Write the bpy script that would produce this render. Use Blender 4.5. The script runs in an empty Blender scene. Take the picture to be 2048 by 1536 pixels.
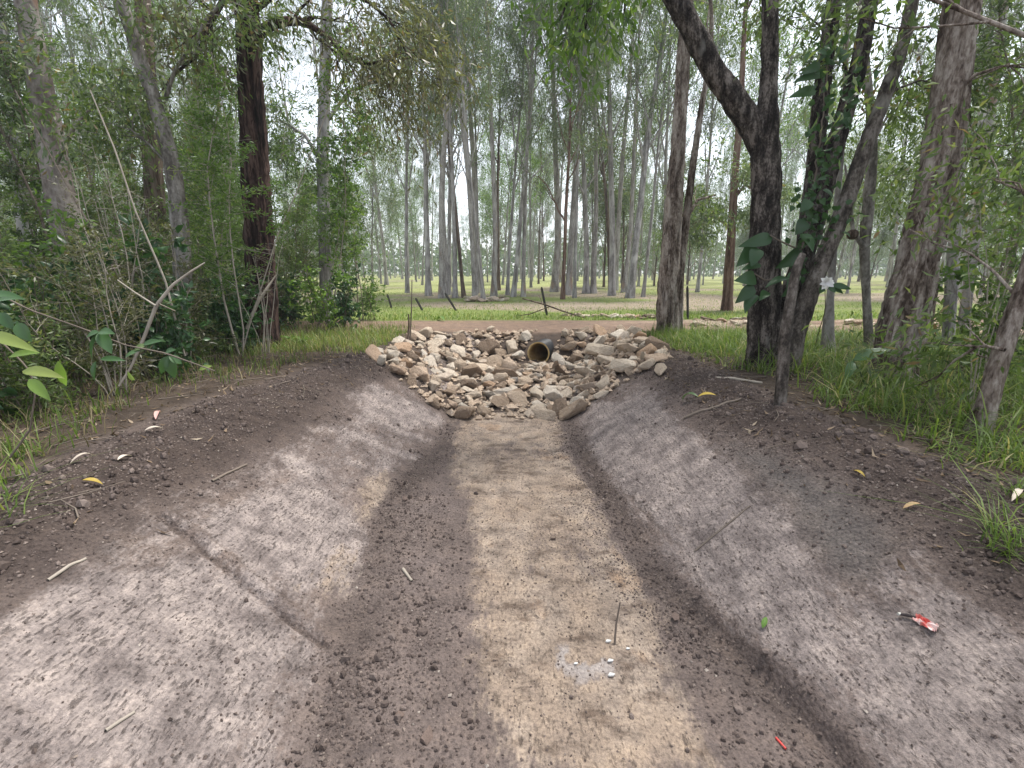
import bpy, bmesh, math, random
import numpy as np
from mathutils import Vector, Matrix, Euler

# ------------------------------------------------------------------ camera, sky, sun, exposure
SC = bpy.context.scene
COL = SC.collection
CAM_Z, PITCH, FPX = 1.60, math.radians(13.0), 967.0
cam_d = bpy.data.cameras.new("camera")
cam_d.sensor_width = 36.0
cam_d.lens = 36.0 * FPX / 2048.0
cam_d.clip_start, cam_d.clip_end = 0.05, 2000.0
cam = bpy.data.objects.new("camera", cam_d)
cam.location = (0, 0, CAM_Z)
cam.rotation_euler = (math.pi / 2 - PITCH, 0, 0)
COL.objects.link(cam)
SC.camera = cam

SUN_EL, SUN_AZ = math.radians(68), math.radians(48)      # azimuth from +Y towards +X
world = bpy.data.worlds.new("World")
SC.world = world
world.use_nodes = True
wn = world.node_tree
wn.nodes.clear()
w_out = wn.nodes.new("ShaderNodeOutputWorld")
w_bg = wn.nodes.new("ShaderNodeBackground")
w_sky = wn.nodes.new("ShaderNodeTexSky")
w_sky.sky_type = 'NISHITA'
w_sky.sun_disc = False
w_sky.sun_elevation = SUN_EL
w_sky.sun_rotation = SUN_AZ
w_sky.air_density, w_sky.dust_density, w_sky.ozone_density = 1.0, 1.0, 1.0
w_hs = wn.nodes.new("ShaderNodeHueSaturation")            # cloud cover: the blue is washed out
w_hs.inputs["Saturation"].default_value = 0.32
wn.links.new(w_sky.outputs[0], w_hs.inputs["Color"])
wn.links.new(w_hs.outputs[0], w_bg.inputs["Color"])
w_bg.inputs["Strength"].default_value = 0.085
wn.links.new(w_bg.outputs[0], w_out.inputs["Surface"])

sun_d = bpy.data.lights.new("sun", 'SUN')
sun_d.energy, sun_d.angle, sun_d.color = 1.5, math.radians(11), (1.0, 0.96, 0.9)
sun = bpy.data.objects.new("sun", sun_d)
COL.objects.link(sun)
sdir = Vector((math.sin(SUN_AZ) * math.cos(SUN_EL), math.cos(SUN_AZ) * math.cos(SUN_EL), math.sin(SUN_EL)))
sun.rotation_euler = sdir.to_track_quat('Z', 'Y').to_euler()
sun.location = (20, 20, 40)

SC.view_settings.view_transform = 'Standard'
SC.view_settings.look = 'None'
SC.view_settings.gamma = 1.0
SC.view_settings.use_curve_mapping = False
SC.view_settings.exposure = 2.0
SC.render.engine = 'CYCLES'
cy = SC.cycles
cy.max_bounces, cy.diffuse_bounces, cy.glossy_bounces, cy.transmission_bounces = 5, 4, 2, 3
cy.use_denoising = True
cy.sample_clamp_indirect = 6.0

# ------------------------------------------------------------------ helpers
def tag(o, label=None, cat=None, group=None, kind=None):
    if label: o["label"] = label
    if cat: o["category"] = cat
    if group: o["group"] = group
    if kind: o["kind"] = kind
    return o

def empty(name, loc=(0, 0, 0), rz=0.0):
    o = bpy.data.objects.new(name, None)
    o.empty_display_size = 0.1
    o.location = loc
    o.rotation_euler = (0, 0, rz)
    COL.objects.link(o)
    return o

def mesh_np(name, V, faces, attrs=None, smooth=True):
    """V (n,3); faces: list of int arrays (m,3) or (m,4)."""
    V = np.asarray(V, np.float32)
    faces = [np.asarray(f, np.int32) for f in faces if len(f)]
    me = bpy.data.meshes.new(name)
    me.vertices.add(len(V))
    me.vertices.foreach_set("co", V.ravel())
    loops = np.concatenate([f.ravel() for f in faces])
    sizes = np.concatenate([np.full(len(f), f.shape[1], np.int32) for f in faces])
    me.loops.add(len(loops))
    me.loops.foreach_set("vertex_index", loops)
    me.polygons.add(len(sizes))
    starts = np.zeros(len(sizes), np.int32)
    starts[1:] = np.cumsum(sizes)[:-1]
    me.polygons.foreach_set("loop_start", starts)
    me.polygons.foreach_set("use_smooth", np.full(len(sizes), smooth, dtype=bool))
    for k, a in (attrs or {}).items():
        a = np.asarray(a, np.float32)
        if a.ndim == 1:
            at = me.attributes.new(k, 'FLOAT', 'POINT'); at.data.foreach_set("value", a)
        else:
            at = me.attributes.new(k, 'FLOAT_COLOR', 'POINT'); at.data.foreach_set("color", a.ravel())
    me.update(calc_edges=True)
    return me

def obj(name, me, mat=None, parent=None, loc=None, rot=None, scale=None):
    o = bpy.data.objects.new(name, me)
    COL.objects.link(o)
    if mat is not None and not me.materials:
        me.materials.append(mat)
    if parent is not None: o.parent = parent
    if loc is not None: o.location = loc
    if rot is not None: o.rotation_euler = rot
    if scale is not None: o.scale = scale if hasattr(scale, '__len__') else (scale,) * 3
    return o

class Geo:
    def __init__(s): s.V, s.F3, s.F4, s.A, s.n = [], [], [], [], 0
    def add(s, V, f3=None, f4=None, a=None):
        V = np.asarray(V, float)
        if f3 is not None and len(f3): s.F3.append(np.asarray(f3) + s.n)
        if f4 is not None and len(f4): s.F4.append(np.asarray(f4) + s.n)
        s.V.append(V); s.A.append(np.full(len(V), .5) if a is None else np.broadcast_to(a, (len(V),)).astype(float))
        s.n += len(V)
    def mesh(s, name, smooth=True):
        fs = []
        if s.F3: fs.append(np.concatenate(s.F3))
        if s.F4: fs.append(np.concatenate(s.F4))
        return mesh_np(name, np.concatenate(s.V), fs, {"val": np.concatenate(s.A)}, smooth)

def _h(ix, iy, seed):
    h = (ix.astype(np.int64) * 374761393 + iy.astype(np.int64) * 668265263 + seed * 974634777) & 0xFFFFFFFF
    h = ((h ^ (h >> 13)) * 1274126177) & 0xFFFFFFFF
    h = h ^ (h >> 16)
    return (h & 0xFFFFFF) / float(0xFFFFFF)

def vnoise(x, y, seed=0):
    """value noise in -1..1"""
    x = np.asarray(x, float); y = np.asarray(y, float)
    x, y = np.broadcast_arrays(x, y)
    ix, iy = np.floor(x), np.floor(y)
    fx, fy = x - ix, y - iy
    fx = fx * fx * (3 - 2 * fx); fy = fy * fy * (3 - 2 * fy)
    a, b = _h(ix, iy, seed), _h(ix + 1, iy, seed)
    c, d = _h(ix, iy + 1, seed), _h(ix + 1, iy + 1, seed)
    return ((a + (b - a) * fx) * (1 - fy) + (c + (d - c) * fx) * fy) * 2 - 1

def fbm(x, y, seed=0, octv=4, gain=.5):
    r, amp, tot = 0, 1.0, 0
    for i in range(octv):
        r = r + amp * vnoise(x * 2 ** i + 17.3 * i, y * 2 ** i - 9.1 * i, seed + i); tot += amp; amp *= gain
    return r / tot

def sstep(a, b, x):
    t = np.clip((np.asarray(x, float) - a) / (b - a), 0, 1)
    return t * t * (3 - 2 * t)

def ray(px, py):
    dx, dy = (px - 1024) / FPX, (768 - py) / FPX
    return np.array([dx, math.cos(PITCH) + dy * math.sin(PITCH), -math.sin(PITCH) + dy * math.cos(PITCH)])

def atY(px, py, Y):
    d = ray(px, py)
    return np.array([0, 0, CAM_Z]) + d * (Y / d[1])

# ------------------------------------------------------------------ material makers
def new_mat(name):
    m = bpy.data.materials.new(name)
    m.use_nodes = True
    nt = m.node_tree
    nt.nodes.clear()
    out = nt.nodes.new("ShaderNodeOutputMaterial")
    return m, nt, out

def nd(nt, t, **kw):
    n = nt.nodes.new(t)
    for k, v in kw.items(): setattr(n, k, v)
    return n

def ramp(nt, stops, fac):
    r = nd(nt, "ShaderNodeValToRGB")
    e = r.color_ramp.elements
    while len(e) < len(stops): e.new(0.5)
    for i, (p, c) in enumerate(stops):
        e[i].position = p
        e[i].color = (c[0], c[1], c[2], 1)
    nt.links.new(fac, r.inputs[0])
    return r.outputs[0]

def noise_tex(nt, vec, scale, detail=4, rough=.55, mscale=None, mloc=None):
    if mscale is not None:
        mp = nd(nt, "ShaderNodeMapping")
        mp.inputs["Scale"].default_value = mscale
        if mloc is not None: mp.inputs["Location"].default_value = mloc
        nt.links.new(vec, mp.inputs[0]); vec = mp.outputs[0]
    n = nd(nt, "ShaderNodeTexNoise")
    n.inputs["Scale"].default_value = scale
    n.inputs["Detail"].default_value = detail
    n.inputs["Roughness"].default_value = rough
    nt.links.new(vec, n.inputs["Vector"])
    return n.outputs[0]

def math_n(nt, op, a, b=None, c=None, clamp=False):
    m = nd(nt, "ShaderNodeMath", operation=op, use_clamp=clamp)
    for i, v in enumerate((a, b, c)):
        if v is None: continue
        if isinstance(v, (int, float)): m.inputs[i].default_value = v
        else: nt.links.new(v, m.inputs[i])
    return m.outputs[0]

def mixc(nt, fac, a, b, mode='MIX'):
    m = nd(nt, "ShaderNodeMix", data_type='RGBA', blend_type=mode)
    for sock, v in ((m.inputs[0], fac), (m.inputs[6], a), (m.inputs[7], b)):
        if isinstance(v, (int, float)): sock.default_value = v
        elif isinstance(v, tuple): sock.default_value = (v[0], v[1], v[2], 1)
        else: nt.links.new(v, sock)
    return m.outputs[2]

def principled(nt, out, col, rough=.9, spec=.2, bump=None, bstr=.5, bdist=.02):
    p = nd(nt, "ShaderNodeBsdfPrincipled")
    if isinstance(col, tuple): p.inputs["Base Color"].default_value = (*col, 1)
    else: nt.links.new(col, p.inputs["Base Color"])
    if isinstance(rough, float): p.inputs["Roughness"].default_value = rough
    else: nt.links.new(rough, p.inputs["Roughness"])
    p.inputs["Specular IOR Level"].default_value = spec
    if bump is not None:
        b = nd(nt, "ShaderNodeBump")
        b.inputs["Strength"].default_value = bstr
        b.inputs["Distance"].default_value = bdist
        nt.links.new(bump, b.inputs["Height"])
        nt.links.new(b.outputs[0], p.inputs["Normal"])
    nt.links.new(p.outputs[0], out.inputs["Surface"])
    return p

def bark_mat(name, stops, vs=7.0, stretch=.16, bstr=.9, bdist=.03, patch=None, vein=None):
    """furrowed bark: noise drawn out along the stem; patch = (colour, threshold) for shed areas"""
    m, nt, out = new_mat(name)
    tc = nd(nt, "ShaderNodeTexCoord")
    v = tc.outputs["Object"]
    n1 = noise_tex(nt, v, vs, 6, .65, (1, 1, stretch))
    n2 = noise_tex(nt, v, vs * 5, 4, .6, (1, 1, stretch * 2))
    n3 = noise_tex(nt, v, 2.2, 4, .6)
    h = math_n(nt, 'ADD', math_n(nt, 'MULTIPLY', n1, .7), math_n(nt, 'MULTIPLY', n2, .3))
    c = ramp(nt, stops, math_n(nt, 'MULTIPLY_ADD', h, 5.0, -2.0, clamp=True))
    c = mixc(nt, math_n(nt, 'MULTIPLY_ADD', n3, 1.6, -.45, clamp=True), mixc(nt, 1.0, c, (.62, .62, .62), 'MULTIPLY'), c)
    if patch:
        n4 = noise_tex(nt, v, patch[2], 3, .5, (1, 1, .55), (3.1, 1.7, .4))
        f = math_n(nt, 'MULTIPLY_ADD', n4, 9.0, -9.0 * patch[1], clamp=True)
        c = mixc(nt, f, c, patch[0])
    principled(nt, out, c, .92, .15, h, bstr, bdist)
    return m

def leaf_mat(name, stops, trans=.35, rough=.42, spec=.5):
    m, nt, out = new_mat(name)
    at = nd(nt, "ShaderNodeAttribute", attribute_name="val")
    oi = nd(nt, "ShaderNodeObjectInfo")
    f = math_n(nt, 'ADD', at.outputs["Fac"], math_n(nt, 'MULTIPLY_ADD', oi.outputs["Random"], .16, -.08), clamp=True)
    c = ramp(nt, stops, f)
    p = nd(nt, "ShaderNodeBsdfPrincipled")
    nt.links.new(c, p.inputs["Base Color"])
    p.inputs["Roughness"].default_value = rough
    p.inputs["Specular IOR Level"].default_value = spec
    t = nd(nt, "ShaderNodeBsdfTranslucent")
    nt.links.new(mixc(nt, 1.0, c, (1.25, 1.35, .7), 'MULTIPLY'), t.inputs["Color"])
    mx = nd(nt, "ShaderNodeMixShader")
    mx.inputs[0].default_value = trans
    nt.links.new(p.outputs[0], mx.inputs[1]); nt.links.new(t.outputs[0], mx.inputs[2])
    nt.links.new(mx.outputs[0], out.inputs["Surface"])
    return m

def plain_mat(name, col, rough=.8, spec=.25, var=.3, scale=30.0, bstr=.2):
    m, nt, out = new_mat(name)
    tc = nd(nt, "ShaderNodeTexCoord")
    n = noise_tex(nt, tc.outputs["Object"], scale, 4)
    c = mixc(nt, n, tuple(x * (1 - var) for x in col), tuple(min(1, x * (1 + var)) for x in col))
    principled(nt, out, c, rough, spec, n, bstr, .005)
    return m
PIPE_P = np.array([.44, 8.02, .275]); PIPE_R = .182
PIPE_D = np.array([.30, 1.0, -.05]); PIPE_D = PIPE_D / np.linalg.norm(PIPE_D)
# ------------------------------------------------------------------ terrain
def ip(Y, ys, vs): return np.interp(Y, ys, vs)
def toe_r(Y): return ip(Y, [-6, 1.3, 1.6, 2.2, 3.55, 5.3, 6.5, 8], [1.0, 1.07, 1.0, .80, .70, .61, .80, 1.0])
def toe_l(Y): return ip(Y, [-6, 1.28, 1.8, 2.2, 3.1, 3.55, 4.2, 5.3, 6.5, 8], [-.7, -.68, -.78, -.84, -.96, -.90, -.76, -.685, -.6, -.5])
def crest_r(Y): return ip(Y, [-6, 2, 3.5, 5.7, 7, 8.5], [2.3, 2.3, 2.02, 2.05, 2.15, 2.25])
def crest_l(Y): return ip(Y, [-6, 2, 3.6, 5.7, 7, 8.5], [-2.35, -2.35, -2.35, -1.95, -1.9, -1.8])

def z_nat(x, Y):
    z = ip(Y, [-10, 4.5, 8.8, 11.5, 40, 400], [.64, .62, .52, .50, .52, .8])
    far = sstep(2, 6, np.abs(x)) * (1 - sstep(12, 20, Y))
    return z + .05 * fbm(x * .6, Y * .6, 5, 3) * far + .06 * fbm(x * .09, Y * .09, 9, 3) * sstep(14, 30, Y)

def H0(x, Y):
    """ground height without the fine relief"""
    x = np.asarray(x, float); Y = np.asarray(Y, float)
    tl, tr, cl, cr = toe_l(Y), toe_r(Y), crest_l(Y), crest_r(Y)
    sl = np.clip((tl - x) / (tl - cl), 0, 1)
    sr = np.clip((x - tr) / (cr - tr), 0, 1)
    def plane(s):                                           # planar batter easing over at the crest
        t = np.clip((s - .55) / .45, 0, 1)
        return np.where(s < .55, s * 1.28, .704 + .296 * (1 - (1 - t) ** 2))
    fl = plane(sl)
    near = 1 - sstep(1.6, 2.6, Y)
    fr = (1 - near) * plane(sr) + near * (.13 * sstep(0, .05, sr) + .87 * plane(sr) ** 1.15)
    f = np.maximum(fl, fr)
    e = sstep(7.75, 8.9, Y)
    f = 1 - (1 - f) * (1 - e)
    floor = .10 * sstep(5.4, 7.6, Y) + .006 * vnoise(x * 2, Y * 2, 3)
    return floor + (z_nat(x, Y) - floor) * f

def G(px, py, lift=0.0):
    """world point where the ray through a photo pixel meets the ground"""
    d = ray(px, py)
    t = np.arange(.8, 260, .01) if True else None
    t = np.concatenate([np.arange(.8, 14, .01), np.arange(14, 300, .1)])
    P = np.array([0, 0, CAM_Z])[None] + d[None] * t[:, None]
    below = P[:, 2] <= H0(P[:, 0], P[:, 1])
    i = int(np.argmax(below)) if below.any() else len(t) - 1
    p = P[i].copy(); p[2] = float(H0(p[0], p[1])) + lift
    return p

def poly_dist(x, y, poly):
    """signed distance, negative inside"""
    poly = np.asarray(poly, float)
    d2 = np.full(x.shape, 1e9); ins = np.zeros(x.shape, bool)
    for (ax, ay), (bx, by) in zip(poly, np.roll(poly, -1, 0)):
        ex, ey = bx - ax, by - ay
        t = np.clip(((x - ax) * ex + (y - ay) * ey) / (ex * ex + ey * ey + 1e-9), 0, 1)
        d2 = np.minimum(d2, (x - ax - t * ex) ** 2 + (y - ay - t * ey) ** 2)
        cond = ((ay > y) != (by > y)) & (x < (bx - ax) * (y - ay) / (by - ay + 1e-12) + ax)
        ins ^= cond
    return np.where(ins, -1, 1) * np.sqrt(d2)

def px_poly(pts): return [tuple(G(*p)[:2]) for p in pts]

SMEAR = [px_poly(p) for p in (
    [(355, 1045), (430, 1005), (560, 965), (640, 975), (740, 1060), (742, 1130), (700, 1190), (610, 1180), (500, 1130), (420, 1080)],
    [(-150, 1300), (200, 1150), (330, 1115), (420, 1130), (560, 1230), (650, 1290), (600, 1330), (570, 1400), (575, 1535), (200, 1535), (-150, 1535)],
    [(715, 752), (790, 785), (860, 818), (890, 845), (800, 858), (660, 812)],
    [(520, 882), (600, 900), (655, 935), (620, 965), (560, 930)],
    [(630, 806), (760, 838), (872, 884), (866, 892), (740, 850), (628, 816)],
    [(600, 838), (740, 872), (840, 915), (830, 922), (720, 885), (598, 848)],
    [(1165, 812), (1290, 795), (1345, 830), (1400, 880), (1480, 950), (1600, 1050), (1690, 1200), (1740, 1330), (1610, 1350), (1480, 1240), (1360, 1120), (1270, 1030), (1190, 900)],
    [(1700, 1200), (1900, 1180), (2100, 1300), (2100, 1535), (1820, 1500), (1720, 1380)],
)]
CLAY = [px_poly(p) for p in (
    [(905, 828), (1125, 828), (1140, 900), (1165, 960), (1235, 1050), (1295, 1150), (1335, 1250), (1345, 1330), (1375, 1430), (1400, 1535), (1010, 1535), (965, 1300), (945, 1150), (940, 1050), (925, 960), (888, 900)],
    [(735, 960), (780, 955), (775, 1010), (740, 1060), (720, 1020)],
    [(620, 1180), (700, 1100), (735, 1120), (705, 1190), (660, 1200)],
)]
GREY = [px_poly(p) for p in ([(1450, 900), (1560, 920), (1760, 1010), (1800, 1080), (1720, 1150), (1640, 1110), (1540, 1000)],)]
DARKBAND = [px_poly(p) for p in ([(870, 905), (1010, 925), (1150, 900), (1150, 880), (1000, 898), (880, 890)],
                                 [(960, 1130), (1200, 1165), (1260, 1160), (1200, 1145), (1000, 1120)])]
LIME = px_poly([(1085, 1335), (1130, 1300), (1175, 1305), (1235, 1330), (1228, 1372), (1150, 1372)])
LINE_A = (G(325, 1028)[:2], G(655, 1292)[:2])
LINES_B = [(G(1880, 1190)[:2], G(1818, 1440)[:2]), (G(1545, 945)[:2], G(1385, 1095)[:2]), (G(0, 1385)[:2], G(130, 1450)[:2]), (G(945, 1158)[:2], G(1215, 1166)[:2]), (G(892, 893)[:2], G(1132, 904)[:2]), (G(1250, 985)[:2], G(1440, 1180)[:2])]
RIDGE_B = (G(1862, 1040)[:2], G(1760, 1150)[:2])

def seg_coords(x, y, seg):
    (ax, ay), (bx, by) = seg
    L = math.hypot(bx - ax, by - ay); ux, uy = (bx - ax) / L, (by - ay) / L
    return ((x - ax) * ux + (y - ay) * uy) / L, (x - ax) * uy - (y - ay) * ux       # along 0..1, side (+ = right of travel)

APRON = [(-1.85, 5.95), (-1.3, 5.45), (-.65, 5.15), (.65, 5.1), (1.2, 5.35), (1.95, 5.75), (2.1, 6.6), (2.2, 8.4), (1.5, 8.95), (-.5, 8.95), (-1.65, 8.6), (-1.8, 7.0)]

def terrain(x, Y):
    """full height, base colour and relief masks"""
    z = H0(x, Y)
    tl, tr, cl, cr = toe_l(Y), toe_r(Y), crest_l(Y), crest_r(Y)
    wx = x + .09 * fbm(x * 4, Y * 2.5, 21, 5, .6); wy = Y + .12 * fbm(x * 4, Y * 2.5, 22, 5, .6)
    def soft(polys, w): 
        m = np.zeros(x.shape)
        for p in polys: m = np.maximum(m, 1 - sstep(-w, w, poly_dist(wx, wy, p)))
        return m
    box = (np.abs(x) < 3.2) & (Y < 9.5)
    smear, clay, grey, band, apron = (np.zeros(x.shape) for _ in range(5))
    xs, ys = x[box], Y[box]
    wx_all, wy_all = wx, wy
    def softb(polys, w):
        m = np.zeros(xs.shape)
        for p in polys: m = np.maximum(m, 1 - sstep(-w, w, poly_dist(wx_all[box], wy_all[box], p)))
        return m
    smear[box] = softb(SMEAR, .16); clay[box] = softb(CLAY, .17); grey[box] = softb(GREY, .12); band[box] = softb(DARKBAND, .05)
    apron[box] = softb([APRON], .12)
    # streaky smear left by the bucket: loose soil keeps covering parts of it
    st = fbm(x * 9, Y * 1.6, 31, 4)
    mot = fbm(x * 2.3, Y * 2.3, 33, 4)
    slope = np.maximum(sstep(.0, .12, x - tr), sstep(.0, .12, tl - x))
    smear = np.clip(np.maximum(smear * (.80 + .35 * mot + .35 * st), slope * (.30 + .30 * mot + .30 * st)), 0, 1)
    clay = np.clip(clay * (.80 + .4 * mot + .35 * fbm(x * 12, Y * 3, 35, 3)), 0, 1) * (1 - .35 * band)
    back = sstep(-.5, .9, Y)
    indit = (1 - sstep(-.1, .25, x - cr)) * (1 - sstep(-.1, .25, cl - x)) * (1 - sstep(8.6, 9.0, Y))
    edge_n = .22 * fbm(x * 1.1, Y * 1.1, 41, 3)
    top = np.maximum(sstep(-.75, -.25, x - cr + edge_n), sstep(-.92, -.42, cl - x + edge_n))
    track = sstep(8.75, 8.95, Y + .12 * vnoise(x * 1.5, Y, 51)) * (1 - sstep(11.2, 11.55, Y + .25 * fbm(x * .8, Y * .8, 52, 3)))
    track *= 1 - sstep(60, 90, np.abs(x))
    field = sstep(11.2, 11.6, Y + .25 * fbm(x * .8, Y * .8, 52, 3))
    C = np.array
    col = np.zeros(x.shape + (3,))
    def lay(c, m): 
        nonlocal col
        col = col * (1 - m[..., None]) + (np.asarray(c) if not callable(c) else c) * m[..., None]
    one = np.ones(x.shape)
    lay(C([.078, .059, .046]), one)                                     # litter-covered natural ground
    lay(C([.160, .126, .112]), indit)                                   # loose subsoil
    m2 = sstep(-.1, .5, fbm(x * 1.7, Y * 1.3, 61, 4)) * indit
    lay(C([.20, .160, .145]), m2 * .8)
    lay(C([.135, .130, .124]), grey * .5)
    smear = smear * (1 - .55 * grey)
    lay(C([.070, .053, .046]), top * indit)                             # dark topsoil pushed to the crest
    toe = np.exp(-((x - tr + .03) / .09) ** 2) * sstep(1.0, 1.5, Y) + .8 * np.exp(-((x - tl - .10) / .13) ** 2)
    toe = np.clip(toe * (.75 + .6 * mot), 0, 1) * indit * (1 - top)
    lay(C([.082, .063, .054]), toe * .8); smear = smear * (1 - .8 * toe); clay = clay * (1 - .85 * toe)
    lay(C([.085, .064, .052]), apron * .95)
    tc_ = C([.215, .152, .115]) 
    lay(tc_, track)
    lay(C([.20, .135, .098]), track * sstep(0, .6, fbm(x * .7, Y * 3, 71, 4)) * .8)
    lay(C([.36, .27, .21]), track * sstep(.1, .6, fbm(x * .5 + 3, Y * 4, 73, 3)) * sstep(0, 5, x) * .8)
    fm = fbm(x * .25, Y * .25, 81, 4)
    fc_brown = sstep(-.2, .5, 1.7 * fm + .35 * np.exp(-((Y - 21) / 4.5) ** 2) - .55 * sstep(30, 45, Y) - .35 * (1 - sstep(13, 17, Y)))
    g_near, g_far, brown = C([.165, .205, .060]), C([.265, .285, .115]), C([.26, .215, .16])  # far grass brighter: sunlight on the open paddock is put into its colour
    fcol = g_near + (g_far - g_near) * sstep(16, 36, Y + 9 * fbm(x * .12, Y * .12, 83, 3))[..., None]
    fcol = fcol * (1 - fc_brown[..., None]) + brown * fc_brown[..., None]
    col = col * (1 - field[..., None]) + fcol * field[..., None]
    lime = np.zeros(x.shape); lime[box] = softb([LIME], .05); lime *= .8 * sstep(0, .35, fbm(x * 14, Y * 9, 151, 4))
    col = col * (1 - lime[..., None]) + C([.44, .39, .36]) * lime[..., None]; clay = clay * (1 - lime)
    # relief
    loose = np.clip(indit * (1 - .9 * smear) * (1 - .88 * clay), 0, 1)
    natural = (1 - indit) * (1 - track) * (1 - field)
    nearm = 1 - sstep(9, 14, Y)
    z = z + loose * (.010 * fbm(x * 14, Y * 14, 101, 4, .62) + .012 * fbm(x * 4, Y * 4, 102, 2)) * nearm
    z = z + top * indit * (.030 * fbm(x * 6, Y * 6, 103, 4, .6) + .03 * fbm(x * 2.1, Y * 2.1, 104, 3))
    pit = sstep(.22, .55, fbm(x * 38, Y * 13, 105, 3)) 
    z = z - (smear + clay) * indit * (.007 * pit + .004 * vnoise(x * 3, Y * 5, 106))
    z = z + (smear + clay) * indit * .003 * fbm(x * 22, Y * 2.0, 107, 3)
    z = z + toe * (.016 + .020 * fbm(x * 13, Y * 13, 113, 3)) * nearm
    z = z + natural * .03 * fbm(x * 3, Y * 3, 108, 4) * nearm
    z = z + track * (.014 * fbm(x * .9, Y * 7, 109, 4) + .01 * fbm(x * 5, Y * 5, 110, 3)) + .05 * np.exp(-((Y - 8.95) / .18) ** 2) * (np.abs(x) < 4) * (.5 + .5 * fbm(x * 2, Y, 111, 3))
    z = z + field * .02 * fbm(x * 1.2, Y * 1.2, 112, 4) * (1 - sstep(30, 60, Y))
    # the step where two bucket passes meet on the left batter
    a, s = seg_coords(x, Y, LINE_A)
    s = s + .010 * fbm(x * 6, Y * 6, 121, 3)
    m = sstep(-.08, .05, a) * (1 - sstep(.97, 1.06, a))
    z = z - m * (.022 * sstep(-.014, .014, s) * (1 - sstep(.1, .5, s)) + .010 * np.exp(-((s - .014) / .012) ** 2)) + m * .014 * np.exp(-((s + .04) / .018) ** 2) + m * .007 * np.exp(-((s + .085) / .016) ** 2)
    dk = m * np.clip(np.exp(-((s - .010) / .0095) ** 2) + .45 * np.exp(-((s + .06) / .010) ** 2), 0, 1) * np.clip(.75 + .9 * fbm(x * 11, Y * 11, 131, 3), 0, 1)
    smear = smear * (1 - .9 * dk)
    col = col * (1 - .6 * dk[..., None]) + C([.065, .05, .043]) * (.6 * dk[..., None])
    for seg in LINES_B:
        a, s = seg_coords(x, Y, seg); s = s + .008 * vnoise(x * 7, Y * 7, 122)
        m = sstep(0, .06, a) * (1 - sstep(.94, 1.0, a))
        z = z - m * .009 * np.exp(-(s / .014) ** 2) + m * .006 * np.exp(-((s - .035) / .016) ** 2)
        dk = m * np.exp(-(s / .016) ** 2); dk = dk * np.clip(.5 + 1.1 * fbm(x * 5, Y * 5, 132, 3), 0, 1); smear = smear * (1 - .55 * dk); clay = clay * (1 - .45 * dk)
        col = col * (1 - .35 * dk[..., None]) + C([.07, .054, .046]) * (.35 * dk[..., None])
    a, s = seg_coords(x, Y, RIDGE_B); m = sstep(-.1, .1, a) * (1 - sstep(.8, 1.1, a))
    z = z + m * .022 * np.exp(-(s / .03) ** 2)
    return z, col, np.clip(smear * indit * (1 - top), 0, 1), np.clip(loose, 0, 1), indit, track, field, natural, np.clip(clay * indit, 0, 1)

def axis_pts(core0, core1, step_fn, far, growth, step_back, far_back):
    p = [core0]
    while p[-1] < core1: p.append(p[-1] + step_fn(p[-1]))
    s = step_fn(p[-1])
    while p[-1] < far: s *= growth; p.append(p[-1] + s)
    b = [core0]; s = step_back
    while b[-1] > far_back: s *= growth * 1.05; b.append(b[-1] - s)
    return np.array(b[:0:-1] + p)

gx = axis_pts(-2.9, 2.9, lambda v: .0135, 420, 1.075, .0135, -420)
gy = axis_pts(.85, 9.2, lambda v: max(.0085, .0052 * v), 420, 1.05, .01, -60)
GX, GY = np.meshgrid(gx, gy)
TZ, TC, T_SM, T_LO, T_IN, T_TR, T_FI, T_NA, T_CL = terrain(GX, GY)
NX, NY = len(gx), len(gy)

def Hs(x, y):
    """height of the finished surface (bilinear on the built grid)"""
    x = np.asarray(x, float); y = np.asarray(y, float)
    i = np.clip(np.searchsorted(gx, x) - 1, 0, NX - 2); j = np.clip(np.searchsorted(gy, y) - 1, 0, NY - 2)
    fx = (x - gx[i]) / (gx[i + 1] - gx[i]); fy = (y - gy[j]) / (gy[j + 1] - gy[j])
    return (TZ[j, i] * (1 - fx) + TZ[j, i + 1] * fx) * (1 - fy) + (TZ[j + 1, i] * (1 - fx) + TZ[j + 1, i + 1] * fx) * fy

def samp(A, x, y):
    i = np.clip(np.searchsorted(gx, x) - 1, 0, NX - 2); j = np.clip(np.searchsorted(gy, y) - 1, 0, NY - 2)
    return A[j, i]

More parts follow.
